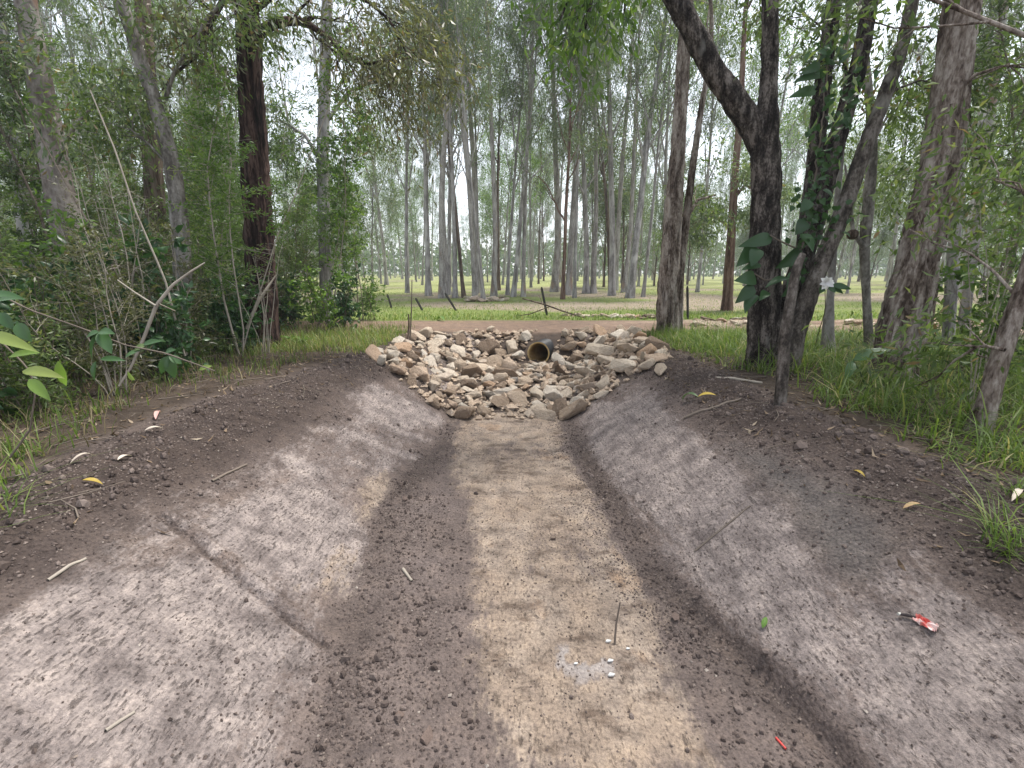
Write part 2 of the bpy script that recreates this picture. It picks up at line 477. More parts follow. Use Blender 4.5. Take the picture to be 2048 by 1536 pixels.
def ground_mat():
    m, nt, out = new_mat("earth")
    tc = nd(nt, "ShaderNodeTexCoord"); v = tc.outputs["Object"]
    col = nd(nt, "ShaderNodeAttribute", attribute_name="col")
    sm = nd(nt, "ShaderNodeAttribute", attribute_name="smear").outputs["Fac"]
    lo = nd(nt, "ShaderNodeAttribute", attribute_name="loose").outputs["Fac"]
    streak = noise_tex(nt, v, 1.0, 5, .6, (90, 30, 70))
    streak2 = noise_tex(nt, v, 1.0, 3, .6, (260, 40, 200))
    grain = noise_tex(nt, v, 70, 6, .7)
    grain2 = noise_tex(nt, v, 260, 3, .6)
    mott = noise_tex(nt, v, 7, 5, .6)
    vo = nd(nt, "ShaderNodeTexVoronoi"); vo.inputs["Scale"].default_value = 55; vo.inputs["Randomness"].default_value = 1
    nt.links.new(v, vo.inputs["Vector"])
    cl = nd(nt, "ShaderNodeAttribute", attribute_name="clay").outputs["Fac"]
    edge = noise_tex(nt, v, 1.0, 6, .68, (26, 9, 20))
    edge2 = noise_tex(nt, v, 1.0, 5, .65, (60, 26, 50), (4, 2, 1))
    ed = math_n(nt, 'ADD', math_n(nt, 'MULTIPLY_ADD', edge, 1.5, -.75), math_n(nt, 'MULTIPLY_ADD', edge2, .8, -.4))
    def sharp(m, lo_, k): return math_n(nt, 'MULTIPLY_ADD', math_n(nt, 'ADD', m, math_n(nt, 'MULTIPLY', ed, .75)), k, -lo_ * k, clamp=True)
    fs = math_n(nt, 'MULTIPLY', sharp(sm, .22, 3.6), math_n(nt, 'MULTIPLY_ADD', sm, 6.0, -.2, clamp=True))
    fc = math_n(nt, 'MULTIPLY', sharp(cl, .30, 3.2), math_n(nt, 'MULTIPLY_ADD', cl, 6.0, -.2, clamp=True))
    big = noise_tex(nt, v, 2.3, 4, .6, (1, .6, 1))
    c = col.outputs["Color"]
    smc = ramp(nt, [(.30, (.215, .178, .164)), (.5, (.285, .241, .223)), (.7, (.35, .30, .28))], mott)
    clc = ramp(nt, [(.30, (.26, .207, .174)), (.45, (.36, .284, .222)), (.58, (.405, .331, .27)), (.70, (.43, .303, .208))], big)
    c = mixc(nt, math_n(nt, 'MULTIPLY', fs, .92), c, smc)
    c = mixc(nt, math_n(nt, 'MULTIPLY', fc, .85), c, clc)
    c = mixc(nt, 1.0, c, ramp(nt, [(.25, (.42, .42, .42)), (.5, (1, 1, 1)), (.75, (1.42, 1.4, 1.36))], grain), 'MULTIPLY')
    c = mixc(nt, 1.0, c, ramp(nt, [(.3, (.70, .70, .71)), (.5, (1, 1, 1)), (.7, (1.22, 1.2, 1.16))], mott), 'MULTIPLY')
    sm = math_n(nt, 'MAXIMUM', fs, fc)
    scrape = noise_tex(nt, v, 1.0, 4, .6, (75, 1.6, 55), (1, 5, 3))
    c = mixc(nt, math_n(nt, 'MULTIPLY', math_n(nt, 'SUBTRACT', 1.0, math_n(nt, 'MULTIPLY', fc, .75)), fs), c, mixc(nt, 1.0, c, ramp(nt, [(.32, (.78, .775, .775)), (.5, (1, 1, 1)), (.66, (1.15, 1.14, 1.13))], scrape), 'MULTIPLY'))
    stain = noise_tex(nt, v, 1.0, 6, .66, (5, 8, 5), (2, 9, 1))
    c = mixc(nt, fc, c, mixc(nt, 1.0, c, ramp(nt, [(.36, (.50, .47, .46)), (.47, (.92, .91, .90)), (.6, (1.1, 1.08, 1.05))], stain), 'MULTIPLY'))
    # torn pits filled with dark crumbs on the smeared faces
    pitm = math_n(nt, 'ADD', streak, math_n(nt, 'MULTIPLY_ADD', edge, .35, -.19))
    pit = math_n(nt, 'MULTIPLY', math_n(nt, 'MULTIPLY_ADD', pitm, 7.0, -3.95, clamp=True), math_n(nt, 'MAXIMUM', math_n(nt, 'MULTIPLY', fs, .9), math_n(nt, 'MULTIPLY', fc, .55)))
    c = mixc(nt, math_n(nt, 'MULTIPLY', pit, .72), c, (.075, .058, .050))
    tear = noise_tex(nt, v, 1.0, 5, .62, (40, 15, 32), (7, 3, 2))
    pit2 = math_n(nt, 'MULTIPLY', math_n(nt, 'MULTIPLY_ADD', math_n(nt, 'ADD', tear, math_n(nt, 'MULTIPLY_ADD', mott, .3, -.15)), 9.0, -5.55, clamp=True), sm)
    c = mixc(nt, math_n(nt, 'MULTIPLY', pit2, .6), c, (.085, .066, .058))
    pit = math_n(nt, 'MAXIMUM', pit, pit2)
    hi = math_n(nt, 'MULTIPLY', math_n(nt, 'MULTIPLY_ADD', streak2, 3.0, -1.6, clamp=True), fs)
    c = mixc(nt, math_n(nt, 'MULTIPLY', hi, .4), c, mixc(nt, 1.0, c, (1.4, 1.38, 1.35), 'MULTIPLY'))
    hb = math_n(nt, 'ADD', math_n(nt, 'MULTIPLY', grain, .8), math_n(nt, 'MULTIPLY', grain2, .35))
    cr = math_n(nt, 'MULTIPLY', math_n(nt, 'SUBTRACT', .6, vo.outputs["Distance"]), lo)
    hb = math_n(nt, 'ADD', hb, math_n(nt, 'MULTIPLY', cr, .9))
    hb = math_n(nt, 'SUBTRACT', hb, math_n(nt, 'MULTIPLY', pit, .9))
    principled(nt, out, c, .93, .15, hb, .9, .014)
    return m
M_EARTH = ground_mat()

def ground_part(name, sel, label, cat):
    idx = (np.arange(NY - 1)[:, None] * NX + np.arange(NX - 1)[None]).ravel()[sel.ravel()]
    f = np.stack([idx, idx + 1, idx + NX + 1, idx + NX], 1)
    u, inv = np.unique(f, return_inverse=True)
    V = np.stack([GX.ravel()[u], GY.ravel()[u], TZ.ravel()[u]], 1)
    c4 = np.concatenate([TC.reshape(-1, 3)[u], np.ones((len(u), 1))], 1)
    me = mesh_np(name, V, [inv.reshape(-1, 4)], {"col": c4, "smear": T_SM.ravel()[u], "clay": T_CL.ravel()[u], "loose": T_LO.ravel()[u]})
    o = obj(name, me, M_EARTH)
    tag(o, label, cat, kind="structure")
    return o
cxm = (GX[:-1, :-1] + GX[1:, 1:]) / 2; cym = (GY[:-1, :-1] + GY[1:, 1:]) / 2
cz_ = (TZ[:-1, :-1] + TZ[1:, 1:]) / 2
_u = np.stack([cxm - PIPE_P[0], cym - PIPE_P[1], cz_ - PIPE_P[2]], -1); _al = _u @ PIPE_D
in_pipe = (np.linalg.norm(_u - _al[..., None] * PIPE_D, axis=-1) < PIPE_R + .002) & (_al > -.02) & (_al < 2.0)
sel_d = (T_IN[:-1, :-1] > .5) & ~in_pipe
sel_t = (T_TR[:-1, :-1] > .5) & ~sel_d & ~in_pipe
ground_part("ditch", sel_d, "freshly cut earth ditch with smeared clay floor and sloping sides", "ditch")
ground_part("dirt_track", sel_t, "bare reddish dirt track crossing above the culvert", "track")
ground_part("ground", ~(sel_d | sel_t | in_pipe), "grassy paddock and leaf-strewn natural ground", "ground")
# ------------------------------------------------------------------ stones of the rock apron
RS = np.random.RandomState(7)
def stone_mesh(seed, flat=.7, n=15, rnd=.16):
    rnd *= .55
    r = random.Random(seed)
    bm = bmesh.new()
    ax, ay, az = 1.0, r.uniform(.62, .95), r.uniform(flat * .75, flat * 1.1)
    for i in range(n):
        v = Vector((r.gauss(0, 1), r.gauss(0, 1), r.gauss(0, 1))).normalized() * r.uniform(.82, 1.0)
        # squarish: pull towards a box
        b = max(abs(v.x), abs(v.y), abs(v.z))
        v = v.lerp(v / b * .82, .55)
        bm.verts.new((v.x * ax, v.y * ay, v.z * az))
    res = bmesh.ops.convex_hull(bm, input=bm.verts)
    bmesh.ops.delete(bm, geom=[g for g in res["geom_interior"] if isinstance(g, bmesh.types.BMVert)], context='VERTS')
    bmesh.ops.bevel(bm, geom=list(bm.edges), offset=rnd * .5, segments=1, affect='EDGES', profile=.6)
    bmesh.ops.triangulate(bm, faces=bm.faces)
    bmesh.ops.subdivide_edges(bm, edges=[e for e in bm.edges if e.calc_length() > .35], cuts=1)
    bmesh.ops.triangulate(bm, faces=bm.faces)
    for v in bm.verts:
        d = .03 * math.sin(v.co.x * 7 + seed) * math.sin(v.co.y * 8 + seed * 2) + .02 * math.sin(v.co.z * 15 + v.co.x * 11 + seed)
        v.co *= 1 + d + r.uniform(-.02, .02)
    me = bpy.data.meshes.new("stone")
    bm.to_mesh(me); bm.free()
    me.polygons.foreach_set("use_smooth", np.ones(len(me.polygons), bool))
    try: me.set_sharp_from_angle(angle=math.radians(24))
    except Exception: pass
    return me

def stone_mat():
    m, nt, out = new_mat("sandstone")
    tc = nd(nt, "ShaderNodeTexCoord"); v = tc.outputs["Object"]
    oi = nd(nt, "ShaderNodeObjectInfo")
    off = nd(nt, "ShaderNodeVectorMath", operation='ADD')
    nt.links.new(v, off.inputs[0]); nt.links.new(oi.outputs["Location"], off.inputs[1])
    v = off.outputs[0]
    base = ramp(nt, [(0, (.19, .14, .105)), (.13, (.36, .265, .19)), (.32, (.60, .475, .36)), (.55, (.72, .60, .47)), (.8, (.80, .71, .60)), (.93, (.58, .38, .24)), (1, (.52, .47, .42))], oi.outputs["Random"])
    n1 = noise_tex(nt, v, 2.4, 6, .65)
    n2 = noise_tex(nt, v, 9, 6, .7)
    n3 = noise_tex(nt, v, 34, 3, .6)
    c = mixc(nt, math_n(nt, 'MULTIPLY_ADD', n1, 3.2, -1.7, clamp=True), base, mixc(nt, 1.0, base, (.60, .54, .49), 'MULTIPLY'))
    c = mixc(nt, math_n(nt, 'MULTIPLY_ADD', n2, 5.0, -2.9, clamp=True), c, (.72, .66, .58))
    c = mixc(nt, math_n(nt, 'MULTIPLY_ADD', n2, -6.0, 1.85, clamp=True), c, (.12, .085, .065))
    h = math_n(nt, 'ADD', n1, math_n(nt, 'ADD', math_n(nt, 'MULTIPLY', n2, .6), math_n(nt, 'MULTIPLY', n3, .25)))
    principled(nt, out, c, .9, .2, h, .8, .12)
    return m
M_STONE = stone_mat()
STONES = [stone_mesh(100 + i, flat=[.72, .6, .8, .5][i % 4], n=[13, 16, 12, 18][i % 4], rnd=[.18, .12, .25][i % 3]) for i in range(18)]
for me in STONES: me.materials.append(M_STONE)

apron = empty("rock_apron", (.2, 6.8, 0))
tag(apron, "bowl-shaped apron of loose tan and brown stones lining the culvert outlet", "riprap")
placed = []
def put_stone(x, y, s, sink=.25, aspect=None, rz=None, tilt=.45, mi=None):
    # slope-following tilt
    e = .12
    nx = -(float(H0(x + e, y)) - float(H0(x - e, y))) / (2 * e); ny = -(float(H0(x, y + e)) - float(H0(x, y - e))) / (2 * e)
    q = Vector((nx, ny, 1)).normalized().to_track_quat('Z', 'Y')
    me = STONES[mi if mi is not None else RS.randint(len(STONES))]
    o = obj("stone", me, None, apron)
    a = aspect or RS.uniform(.85, 1.25)
    o.scale = (s * a, s / math.sqrt(a) * RS.uniform(.85, 1.1), s * RS.uniform(.75, 1.05))
    r = Euler((RS.uniform(-tilt, tilt), RS.uniform(-tilt, tilt), RS.uniform(0, 6.28) if rz is None else rz)).to_quaternion()
    o.rotation_euler = (q @ r).to_euler()
    z = float(Hs(x, y)) + s * (.62 - sink)
    o.location = Vector((x, y, z)) - apron.location
    placed.append((x, y, s))
    return o
def clear_of_pipe(x, y, s):
    u = (np.array([x, y]) - PIPE_P[:2]); d2 = PIPE_D[:2] / np.linalg.norm(PIPE_D[:2])
    al = u @ d2; sd = abs(u[0] * d2[1] - u[1] * d2[0])
    return not (al > -.12 and sd < PIPE_R + s * .75)
def in_front(x, y):
    k = (y - 6.2) / (PIPE_P[1] - 6.2)
    xc = PIPE_P[0] * (.75 + .25 * k)
    return y > 6.5 and y < PIPE_P[1] and abs(x - xc) < .34
# hand-placed stones read off the photograph (pixel centre, half width px)
for px, py, hw, asp, rz in ((1033 + 0, 792, 22, 1.0, .3), (1072, 795, 26, .9, 1.2), (1108, 800, 24, .95, .2), (868, 776, 20, .95, 1.0), (911, 771, 13, 1.0, .5),
                            (1005, 785, 19, 1.35, .1), (960, 800, 16, 1.2, .1), (935, 808, 13, 1.1, .6), (975, 808, 14, 1.2, 0), (1175, 775, 25, 1.5, .5),
                            (1245, 740, 36, 1.6, .45), (1290, 735, 26, 1.2, .2), (1320, 740, 24, 1.3, 0), (1310, 722, 26, 1.1, .9), (1200, 708, 34, 2.0, .5),
                            (763, 721, 22, 1.2, .1), (800, 735, 14, 1.3, .2), (845, 730, 24, 1.3, .2), (900, 738, 20, 1.2, .4), (945, 752, 28, 1.3, -.2), (976, 762, 18, 1.0, .5),
                            (1010, 752, 24, 1.4, -.4), (1050, 765, 24, 1.0, .6), (1255, 703, 34, 1.5, .4), (1295, 700, 22, 1.3, .4), (1170, 745, 28, 1.6, .5), (1215, 722, 26, 1.5, .5)):
    p = G(px, py + 6); d = math.hypot(p[1], CAM_Z - p[2])
    put_stone(p[0], p[1], hw * d / FPX * .98, .16, asp, rz, .25)
tries = 0
apx = np.array(APRON)
while len(placed) < 292 and tries < 26000:
    tries += 1
    x, y = RS.uniform(-2.15, 2.8), RS.uniform(5.05, 9.0)
    if poly_dist(np.array([x]), np.array([y]), APRON)[0] > -.06: continue
    s = float(np.clip(RS.lognormal(math.log(.128), .36), .06, .21))
    if tries > 7000: s = min(s, .15)
    if tries > 15000: s = min(s, .10)
    if in_front(x, y): s = min(s, .10)
    if not clear_of_pipe(x, y, s): continue
    k = 1.2 if tries < 15000 else 1.05
    if any((x - a) ** 2 + (y - b) ** 2 < ((s + c) * .5 * k) ** 2 for a, b, c in placed): continue
    put_stone(x, y, s, .32 if in_front(x, y) else .26)

# small rubble filling the gaps between the stones
def chunk_cloud(rs, x, y, z, s, sq=.75):
    """many little faceted lumps in one go: jittered octahedra (8 triangles each)"""
    n = len(x)
    base = np.array([[1, 0, 0], [-1, 0, 0], [0, 1, 0], [0, -1, 0], [0, 0, 1], [0, 0, -1]], float)
    V = base[None] * (1 + rs.uniform(-.35, .35, (n, 6, 1))) + rs.uniform(-.28, .28, (n, 6, 3))
    V[..., 2] *= sq
    a = rs.uniform(0, 6.28, n); ca, sa = np.cos(a)[:, None], np.sin(a)[:, None]
    vx = V[..., 0] * ca - V[..., 1] * sa; vy = V[..., 0] * sa + V[..., 1] * ca
    W = np.stack([vx, vy, V[..., 2]], -1) * s[:, None, None] + np.stack([x, y, z], 1)[:, None]
    F = np.array([[0, 2, 4], [2, 1, 4], [1, 3, 4], [3, 0, 4], [2, 0, 5], [1, 2, 5], [3, 1, 5], [0, 3, 5]])
    return W.reshape(-1, 3), (F[None] + 6 * np.arange(n)[:, None, None]).reshape(-1, 3), np.repeat(rs.uniform(0, 1, n), 6)
n = 1500
x, y = RS.uniform(-2.15, 2.8, n * 2), RS.uniform(5.1, 9.0, n * 2)
k = (poly_dist(x, y, APRON) < -.02) & np.array([clear_of_pipe(a, b, .06) for a, b in zip(x, y)])
x, y = x[k][:n], y[k][:n]
s = np.clip(RS.lognormal(math.log(.035), .4, len(x)), .015, .07)
V, F, A = chunk_cloud(RS, x, y, Hs(x, y) + s * .5, s)
V = V - np.array(apron.location)
rub = obj("small_rubble", mesh_np("small_rubble", V, [F], {"val": A}, False), M_STONE, apron)
rub["kind"] = "stuff"

# ------------------------------------------------------------------ culvert pipe
def lathe_pipe(prof, n=40):
    """prof: (radius, along) loop -> ring mesh about PIPE axis"""
    prof = np.array(prof); m = len(prof)
    th = np.linspace(0, 2 * math.pi, n, endpoint=False)
    V = np.stack([prof[:, 0][None] * np.cos(th)[:, None], np.repeat(prof[:, 1][None], n, 0), prof[:, 0][None] * np.sin(th)[:, None]], -1).reshape(-1, 3)
    F = []
    for i in range(n):
        for j in range(m - 1):
            a = i * m + j; b = ((i + 1) % n) * m + j
            F.append((a, b, b + 1, a + 1))
    return V, np.array(F)
M_PIPE = plain_mat("black_plastic", (.022, .022, .024), .45, .4, .4, 18)
def liner_mat():
    m, nt, out = new_mat("stained_liner")
    tc = nd(nt, "ShaderNodeTexCoord")
    n = noise_tex(nt, tc.outputs["Object"], 5, 5, .6, (1, .35, 1))
    c = ramp(nt, [(.3, (.24, .15, .06)), (.5, (.48, .34, .15)), (.7, (.62, .50, .30))], n)
    principled(nt, out, c, .55, .35, n, .15, .01)
    return m
pipe = empty("culvert_pipe", tuple(PIPE_P - np.array([0, 0, PIPE_R])))
pipe.rotation_euler = (math.asin(PIPE_D[2]), 0, -math.atan2(PIPE_D[0], PIPE_D[1]))
tag(pipe, "black plastic culvert pipe with tan inside poking out of the stones", "pipe")
outp = [(PIPE_R - .004, 0.0), (PIPE_R + .012, 0.0), (PIPE_R + .018, .03)]
al = .05
while al < 2.8:
    outp += [(PIPE_R + .004, al), (PIPE_R + .004, al + .02), (PIPE_R + .022, al + .035), (PIPE_R + .022, al + .06)]; al += .075
V, F = lathe_pipe(outp); V[:, 2] += PIPE_R
obj("pipe_wall", mesh_np("pipe_wall", V, [F]), M_PIPE, pipe)
V, F = lathe_pipe([(PIPE_R + .0105, -.002), (PIPE_R - .012, -.003), (PIPE_R - .016, .01), (PIPE_R - .018, .3), (PIPE_R - .018, 1.2), (PIPE_R - .018, 2.8), (.002, 2.85)]); V[:, 2] += PIPE_R
obj("pipe_liner", mesh_np("pipe_liner", V, [F[:, ::-1]]), liner_mat(), pipe)

# ------------------------------------------------------------------ loose clods and crumbs on the ditch
def scatter_clods(n, rs, smin, smed, sig, smax, dens):
    x = rs.uniform(-3.0, 3.0, n); y = .25 + 6.2 * rs.uniform(0, 1, n) ** 1.6
    p = dens(x, y)
    k = rs.uniform(0, 1, n) < p
    x, y = x[k], y[k]
    s = np.clip(rs.lognormal(math.log(smed), sig, len(x)), smin, smax)
    return x, y, s
def clod_density(x, y):
    tl, tr = toe_l(y), toe_r(y)
    lo = samp(T_LO, x, y); sm = samp(T_SM, x, y)
    d = .30 * lo + .012 * sm + .015 * samp(T_CL, x, y)
    d += .85 * np.exp(-((x - (tl + .28)) / .22) ** 2) * (1 - sstep(2.6, 3.8, y))
    d += .8 * np.exp(-((x - (tr - .12)) / .16) ** 2)
    d += .35 * np.exp(-((x - (tl + .1)) / .15) ** 2)
    d *= .35 + .9 * np.clip(fbm(x * 2.5, y * 2.5, 201, 3) + .4, 0, 1)
    d += .3 * (samp(T_IN, x, y) > .5) * (np.maximum(x - crest_r(y), crest_l(y) - x) > -.55)
    return np.clip(d, 0, 1)
def clod_mat():
    m, nt, out = new_mat("soil_crumb")
    at = nd(nt, "ShaderNodeAttribute", attribute_name="val")
    tc = nd(nt, "ShaderNodeTexCoord")
    c = ramp(nt, [(0, (.072, .055, .048)), (.5, (.130, .102, .090)), (.85, (.20, .16, .14)), (.985, (.27, .22, .185)), (1, (.42, .37, .32))], at.outputs["Fac"])
    n = noise_tex(nt, tc.outputs["Object"], 120, 3)
    principled(nt, out, c, .95, .12, n, .6, .004)
    return m
M_CLOD = clod_mat()
rs = np.random.RandomState(11)
xs_, ys_, ss_ = [], [], []
for a in ((210000, .0018, .0045, .4, .010), (20000, .006, .0078, .35, .017), (1500, .011, .014, .3, .022)):
    x, y, s = scatter_clods(a[0], rs, a[1], a[2], a[3], a[4], clod_density)
    xs_.append(x); ys_.append(y); ss_.append(s)
x, y, s = scatter_clods(9000, rs, .008, .014, .4, .034, lambda x, y: .6 * (np.maximum(x - crest_r(y), crest_l(y) - x) > -.5) * (samp(T_IN, x, y) > .3) * (fbm(x * 2, y * 2, 211, 3) > -.1)); xs_.append(x); ys_.append(y); ss_.append(s)
x, y, s = np.concatenate(xs_), np.concatenate(ys_), np.concatenate(ss_)
ok = ~((s > .0065) & (np.maximum(samp(T_SM, x, y), samp(T_CL, x, y)) > .28) & (rs.uniform(0, 1, len(x)) < .93))
x, y, s = x[ok], y[ok], s[ok]
big = s > .009
V, F, A = chunk_cloud(rs, x[~big], y[~big], Hs(x[~big], y[~big]) + s[~big] * .28, s[~big], .9)
# larger clods: jittered icosahedra
ph = (1 + 5 ** .5) / 2
IV = unit_ico = np.array([(-1, ph, 0), (1, ph, 0), (-1, -ph, 0), (1, -ph, 0), (0, -1, ph), (0, 1, ph), (0, -1, -ph), (0, 1, -ph), (ph, 0, -1), (ph, 0, 1), (-ph, 0, -1), (-ph, 0, 1)]) / math.hypot(1, ph)
IF = np.array([(0, 11, 5), (0, 5, 1), (0, 1, 7), (0, 7, 10), (0, 10, 11), (1, 5, 9), (5, 11, 4), (11, 10, 2), (10, 7, 6), (7, 1, 8), (3, 9, 4), (3, 4, 2), (3, 2, 6), (3, 6, 8), (3, 8, 9), (4, 9, 5), (2, 4, 11), (6, 2, 10), (8, 6, 7), (9, 8, 1)])
nb = int(big.sum())
VB = IV[None] * (1 + rs.uniform(-.24, .24, (nb, 12, 1))) * rs.uniform(.65, 1.2, (nb, 1, 3)) * s[big][:, None, None] + np.stack([x[big], y[big], Hs(x[big], y[big]) + s[big] * .3], 1)[:, None]
F = np.concatenate([F, (IF[None] + 12 * np.arange(nb)[:, None, None]).reshape(-1, 3) + len(V)]); V = np.concatenate([V, VB.reshape(-1, 3)]); A = np.concatenate([A, np.repeat(rs.uniform(0, .8, nb), 12)])
tag(obj("soil_crumbs", mesh_np("soil_crumbs", V, [F], {"val": A}, False), M_CLOD), "loose brown soil crumbs scattered over the ditch", "soil", kind="stuff")
# ------------------------------------------------------------------ plant geometry
def tube(g, P, R, k=8, rough=0.0, seed=0, val=.5, fz=3.0, fa=1.0, lobes=0):
    """tapered tube along a polyline, optional bark relief"""
    P = np.asarray(P, float); R = np.asarray(R, float); n = len(P)
    T = np.gradient(P, axis=0); T /= np.linalg.norm(T, axis=1)[:, None] + 1e-9
    up = np.where(np.abs(T[:, 2:3]) > .9, np.array([[1., 0, 0]]), np.array([[0, 0, 1.]]))
    A = np.cross(T, up); A /= np.linalg.norm(A, axis=1)[:, None] + 1e-9
    for i in range(1, n):                                   # keep the frame from twisting
        a = A[i - 1] - T[i] * (A[i - 1] @ T[i]); A[i] = a / (np.linalg.norm(a) + 1e-9)
    B = np.cross(T, A)
    th = np.linspace(0, 2 * math.pi, k, endpoint=False)
    rr = np.repeat(R[:, None], k, 1)
    if rough:
        L = np.concatenate([[0], np.cumsum(np.linalg.norm(np.diff(P, axis=0), axis=1))])
        c, s_ = np.cos(th), np.sin(th)
        f = k / 6.3 * fa
        nz = .6 * fbm(c[None] * f * .55 + 5 * s_[None] * f * .1 + seed, L[:, None] * fz + s_[None] * f * .55, seed, 3) \
            + .4 * vnoise(c[None] * f + 31, L[:, None] * fz * 2.3 + s_[None] * f, seed + 9)
        rr = rr * (1 + rough * nz)
    V = P[:, None] + A[:, None] * (rr * np.cos(th)[None])[..., None] + B[:, None] * (rr * np.sin(th)[None])[..., None]
    i = np.arange(n - 1)[:, None] * k; j = np.arange(k)[None]; j2 = (j + 1) % k
    F = np.stack([i + j, i + j2, i + k + j2, i + k + j], -1).reshape(-1, 4)
    g.add(V.reshape(-1, 3), f4=F, a=val)

def smooth_path(P, R, step):
    P = np.asarray(P, float); R = np.asarray(R, float)
    L = np.concatenate([[0], np.cumsum(np.linalg.norm(np.diff(P, axis=0), axis=1))])
    n = max(4, int(L[-1] / step) + 1)
    t = np.linspace(0, L[-1], n)
    Q = np.stack([np.interp(t, L, P[:, k]) for k in range(3)], 1)
    r = np.interp(t, L, R)
    w = max(1, int(.18 / step * (L[-1] / 3 if L[-1] < 3 else 1)))
    if w > 1 and n > 2 * w + 2:
        ker = np.ones(2 * w + 1) / (2 * w + 1)
        for k in range(3):
            q = np.concatenate([2 * Q[0, k] - Q[w:0:-1, k], Q[:, k], 2 * Q[-1, k] - Q[-2:-w - 2:-1, k]])
            Q[:, k] = np.convolve(q, ker, 'valid')
    return Q, r

def unit(v): return v / (np.linalg.norm(v, axis=-1, keepdims=True) + 1e-9)

def leaves(g, rs, P, D, L, W, droop=0.0, val=None, fold=.25, shape='diamond'):
    """P,D (n,3): attachment and direction. One folded four- or six-corner blade per leaf."""
    n = len(P)
    if n == 0: return
    D = unit(D + np.array([0, 0, -droop]))
    L = np.broadcast_to(L, (n,)) * rs.uniform(.65, 1.25, n); W = np.broadcast_to(W, (n,)) * rs.uniform(.7, 1.2, n)
    S = unit(np.cross(D, rs.normal(0, 1, (n, 3))))
    N = np.cross(D, S)
    v = rs.uniform(0, 1, n) if val is None else np.clip(val + rs.normal(0, .14, n), 0, 1)
    if shape == 'diamond':
        p0 = P; p2 = P + D * L[:, None] + N * (-.12 * L)[:, None]
        m = P + D * (L * .45)[:, None] + N * (fold * W)[:, None]
        V = np.stack([p0, m + S * W[:, None] * .5, p2, m - S * W[:, None] * .5], 1)
        g.add(V.reshape(-1, 3), f4=np.arange(n * 4).reshape(n, 4), a=np.repeat(v, 4))
    else:
        b = .10 * L
        c1 = P + D * (L * .3)[:, None] + N * b[:, None] * .4; c2 = P + D * (L * .68)[:, None] + N * b[:, None] * .2
        tip = P + D * L[:, None] - N * b[:, None]
        e = N * (fold * W)[:, None]
        V = np.stack([P, c1 + S * W[:, None] * .48 + e, c2 + S * W[:, None] * .38 + e * .8, tip, c2 - S * W[:, None] * .38 + e * .8, c1 - S * W[:, None] * .48 + e, c1, c2], 1)
        o = np.arange(n)[:, None] * 8
        f3 = np.concatenate([o + np.array([[0, 6, 1]]), o + np.array([[0, 5, 6]]), o + np.array([[7, 3, 2]]), o + np.array([[7, 4, 3]])])
        f4 = np.concatenate([o + np.array([[6, 7, 2, 1]]), o + np.array([[6, 5, 4, 7]])])
        g.add(V.reshape(-1, 3), f3=f3, f4=f4, a=np.repeat(v, 8))

def wander(rs, p, d, length, n, bend, up=0.0):
    P = [np.array(p, float)]; d = unit(np.array(d, float))
    for i in range(n):
        d = unit(d + rs.normal(0, bend, 3) + np.array([0, 0, up]))
        P.append(P[-1] + d * length / n)
    return np.array(P), d

def branch_out(rs, gw, tips, p, d, length, r, depth, nsub=(3, 4), bend=.16, up=.06, spread=.75, shrink=.58, k=6):
    n = max(4, int(length / .35)) if length > 1 else 4
    P, _ = wander(rs, p, d, length, min(n, 9), bend, up)
    R = np.linspace(r, r * .38, len(P))
    tube(gw, P, R, k, val=.5)
    if depth == 0:
        for f in (.45, .7, .9, 1.0):
            i = f * (len(P) - 1); a = int(min(i, len(P) - 2)); tips.append((P[a] + (P[a + 1] - P[a]) * (i - a), unit(P[a + 1] - P[a])))
        return
    m = rs.randint(nsub[0], nsub[1] + 1)
    for j in range(m):
        f = rs.uniform(.35, .95) if j < m - 1 else 1.0
        i = f * (len(P) - 1); a = int(min(i, len(P) - 2)); q = P[a] + (P[a + 1] - P[a]) * (i - a)
        t = unit(P[a + 1] - P[a])
        s = unit(np.cross(t, rs.normal(0, 1, 3)))
        dd = unit(t + s * spread * rs.uniform(.6, 1.3))
        branch_out(rs, gw, tips, q, dd, length * shrink * rs.uniform(.75, 1.2), max(r * .38 + (r - r * .38) * (1 - f), r * .4) * .7, depth - 1, nsub, bend, up, spread, shrink, max(4, k - 1))

def clump_leaves(gl, rs, tips, per, rad, L, W, droop, shape='diamond', val=None, out=.5):
    if not tips: return
    T = np.array([t[0] for t in tips]); D = np.array([t[1] for t in tips])
    per = int(per)
    P = np.repeat(T, per, 0); D = np.repeat(D, per, 0)
    off = rs.normal(0, 1, P.shape) * rad * np.array([1, 1, .75])
    tv = np.repeat(np.clip(rs.normal(.5, .17, len(T)), 0, 1), per) if val is None else val
    leaves(gl, rs, P + off, D * out + rs.normal(0, .6, P.shape), L, W, droop, tv, shape=shape)

# ------------------------------------------------------------------ plant materials
LM_GUM = leaf_mat("gum_leaf", [(0, (.060, .085, .045)), (.4, (.115, .160, .085)), (.75, (.180, .230, .125)), (.93, (.24, .26, .13)), (1, (.24, .17, .09))], .45)
LM_FRESH = leaf_mat("fresh_leaf", [(0, (.045, .090, .018)), (.45, (.110, .195, .040)), (.8, (.185, .29, .065)), (1, (.30, .34, .10))], .45)
LM_WATTLE = leaf_mat("wattle_leaf", [(0, (.045, .072, .022)), (.45, (.110, .165, .055)), (.8, (.19, .25, .095)), (.94, (.25, .26, .11)), (1, (.22, .15, .08))], .45)
LM_DARK = leaf_mat("glossy_leaf", [(0, (.022, .055, .020)), (.5, (.045, .105, .036)), (.85, (.080, .160, .055)), (1, (.17, .20, .07))], .3, .35, .5)
LM_OLIVE = leaf_mat("olive_leaf", [(0, (.065, .066, .034)), (.5, (.125, .128, .066)), (.85, (.19, .19, .105)), (1, (.21, .14, .085))], .4)
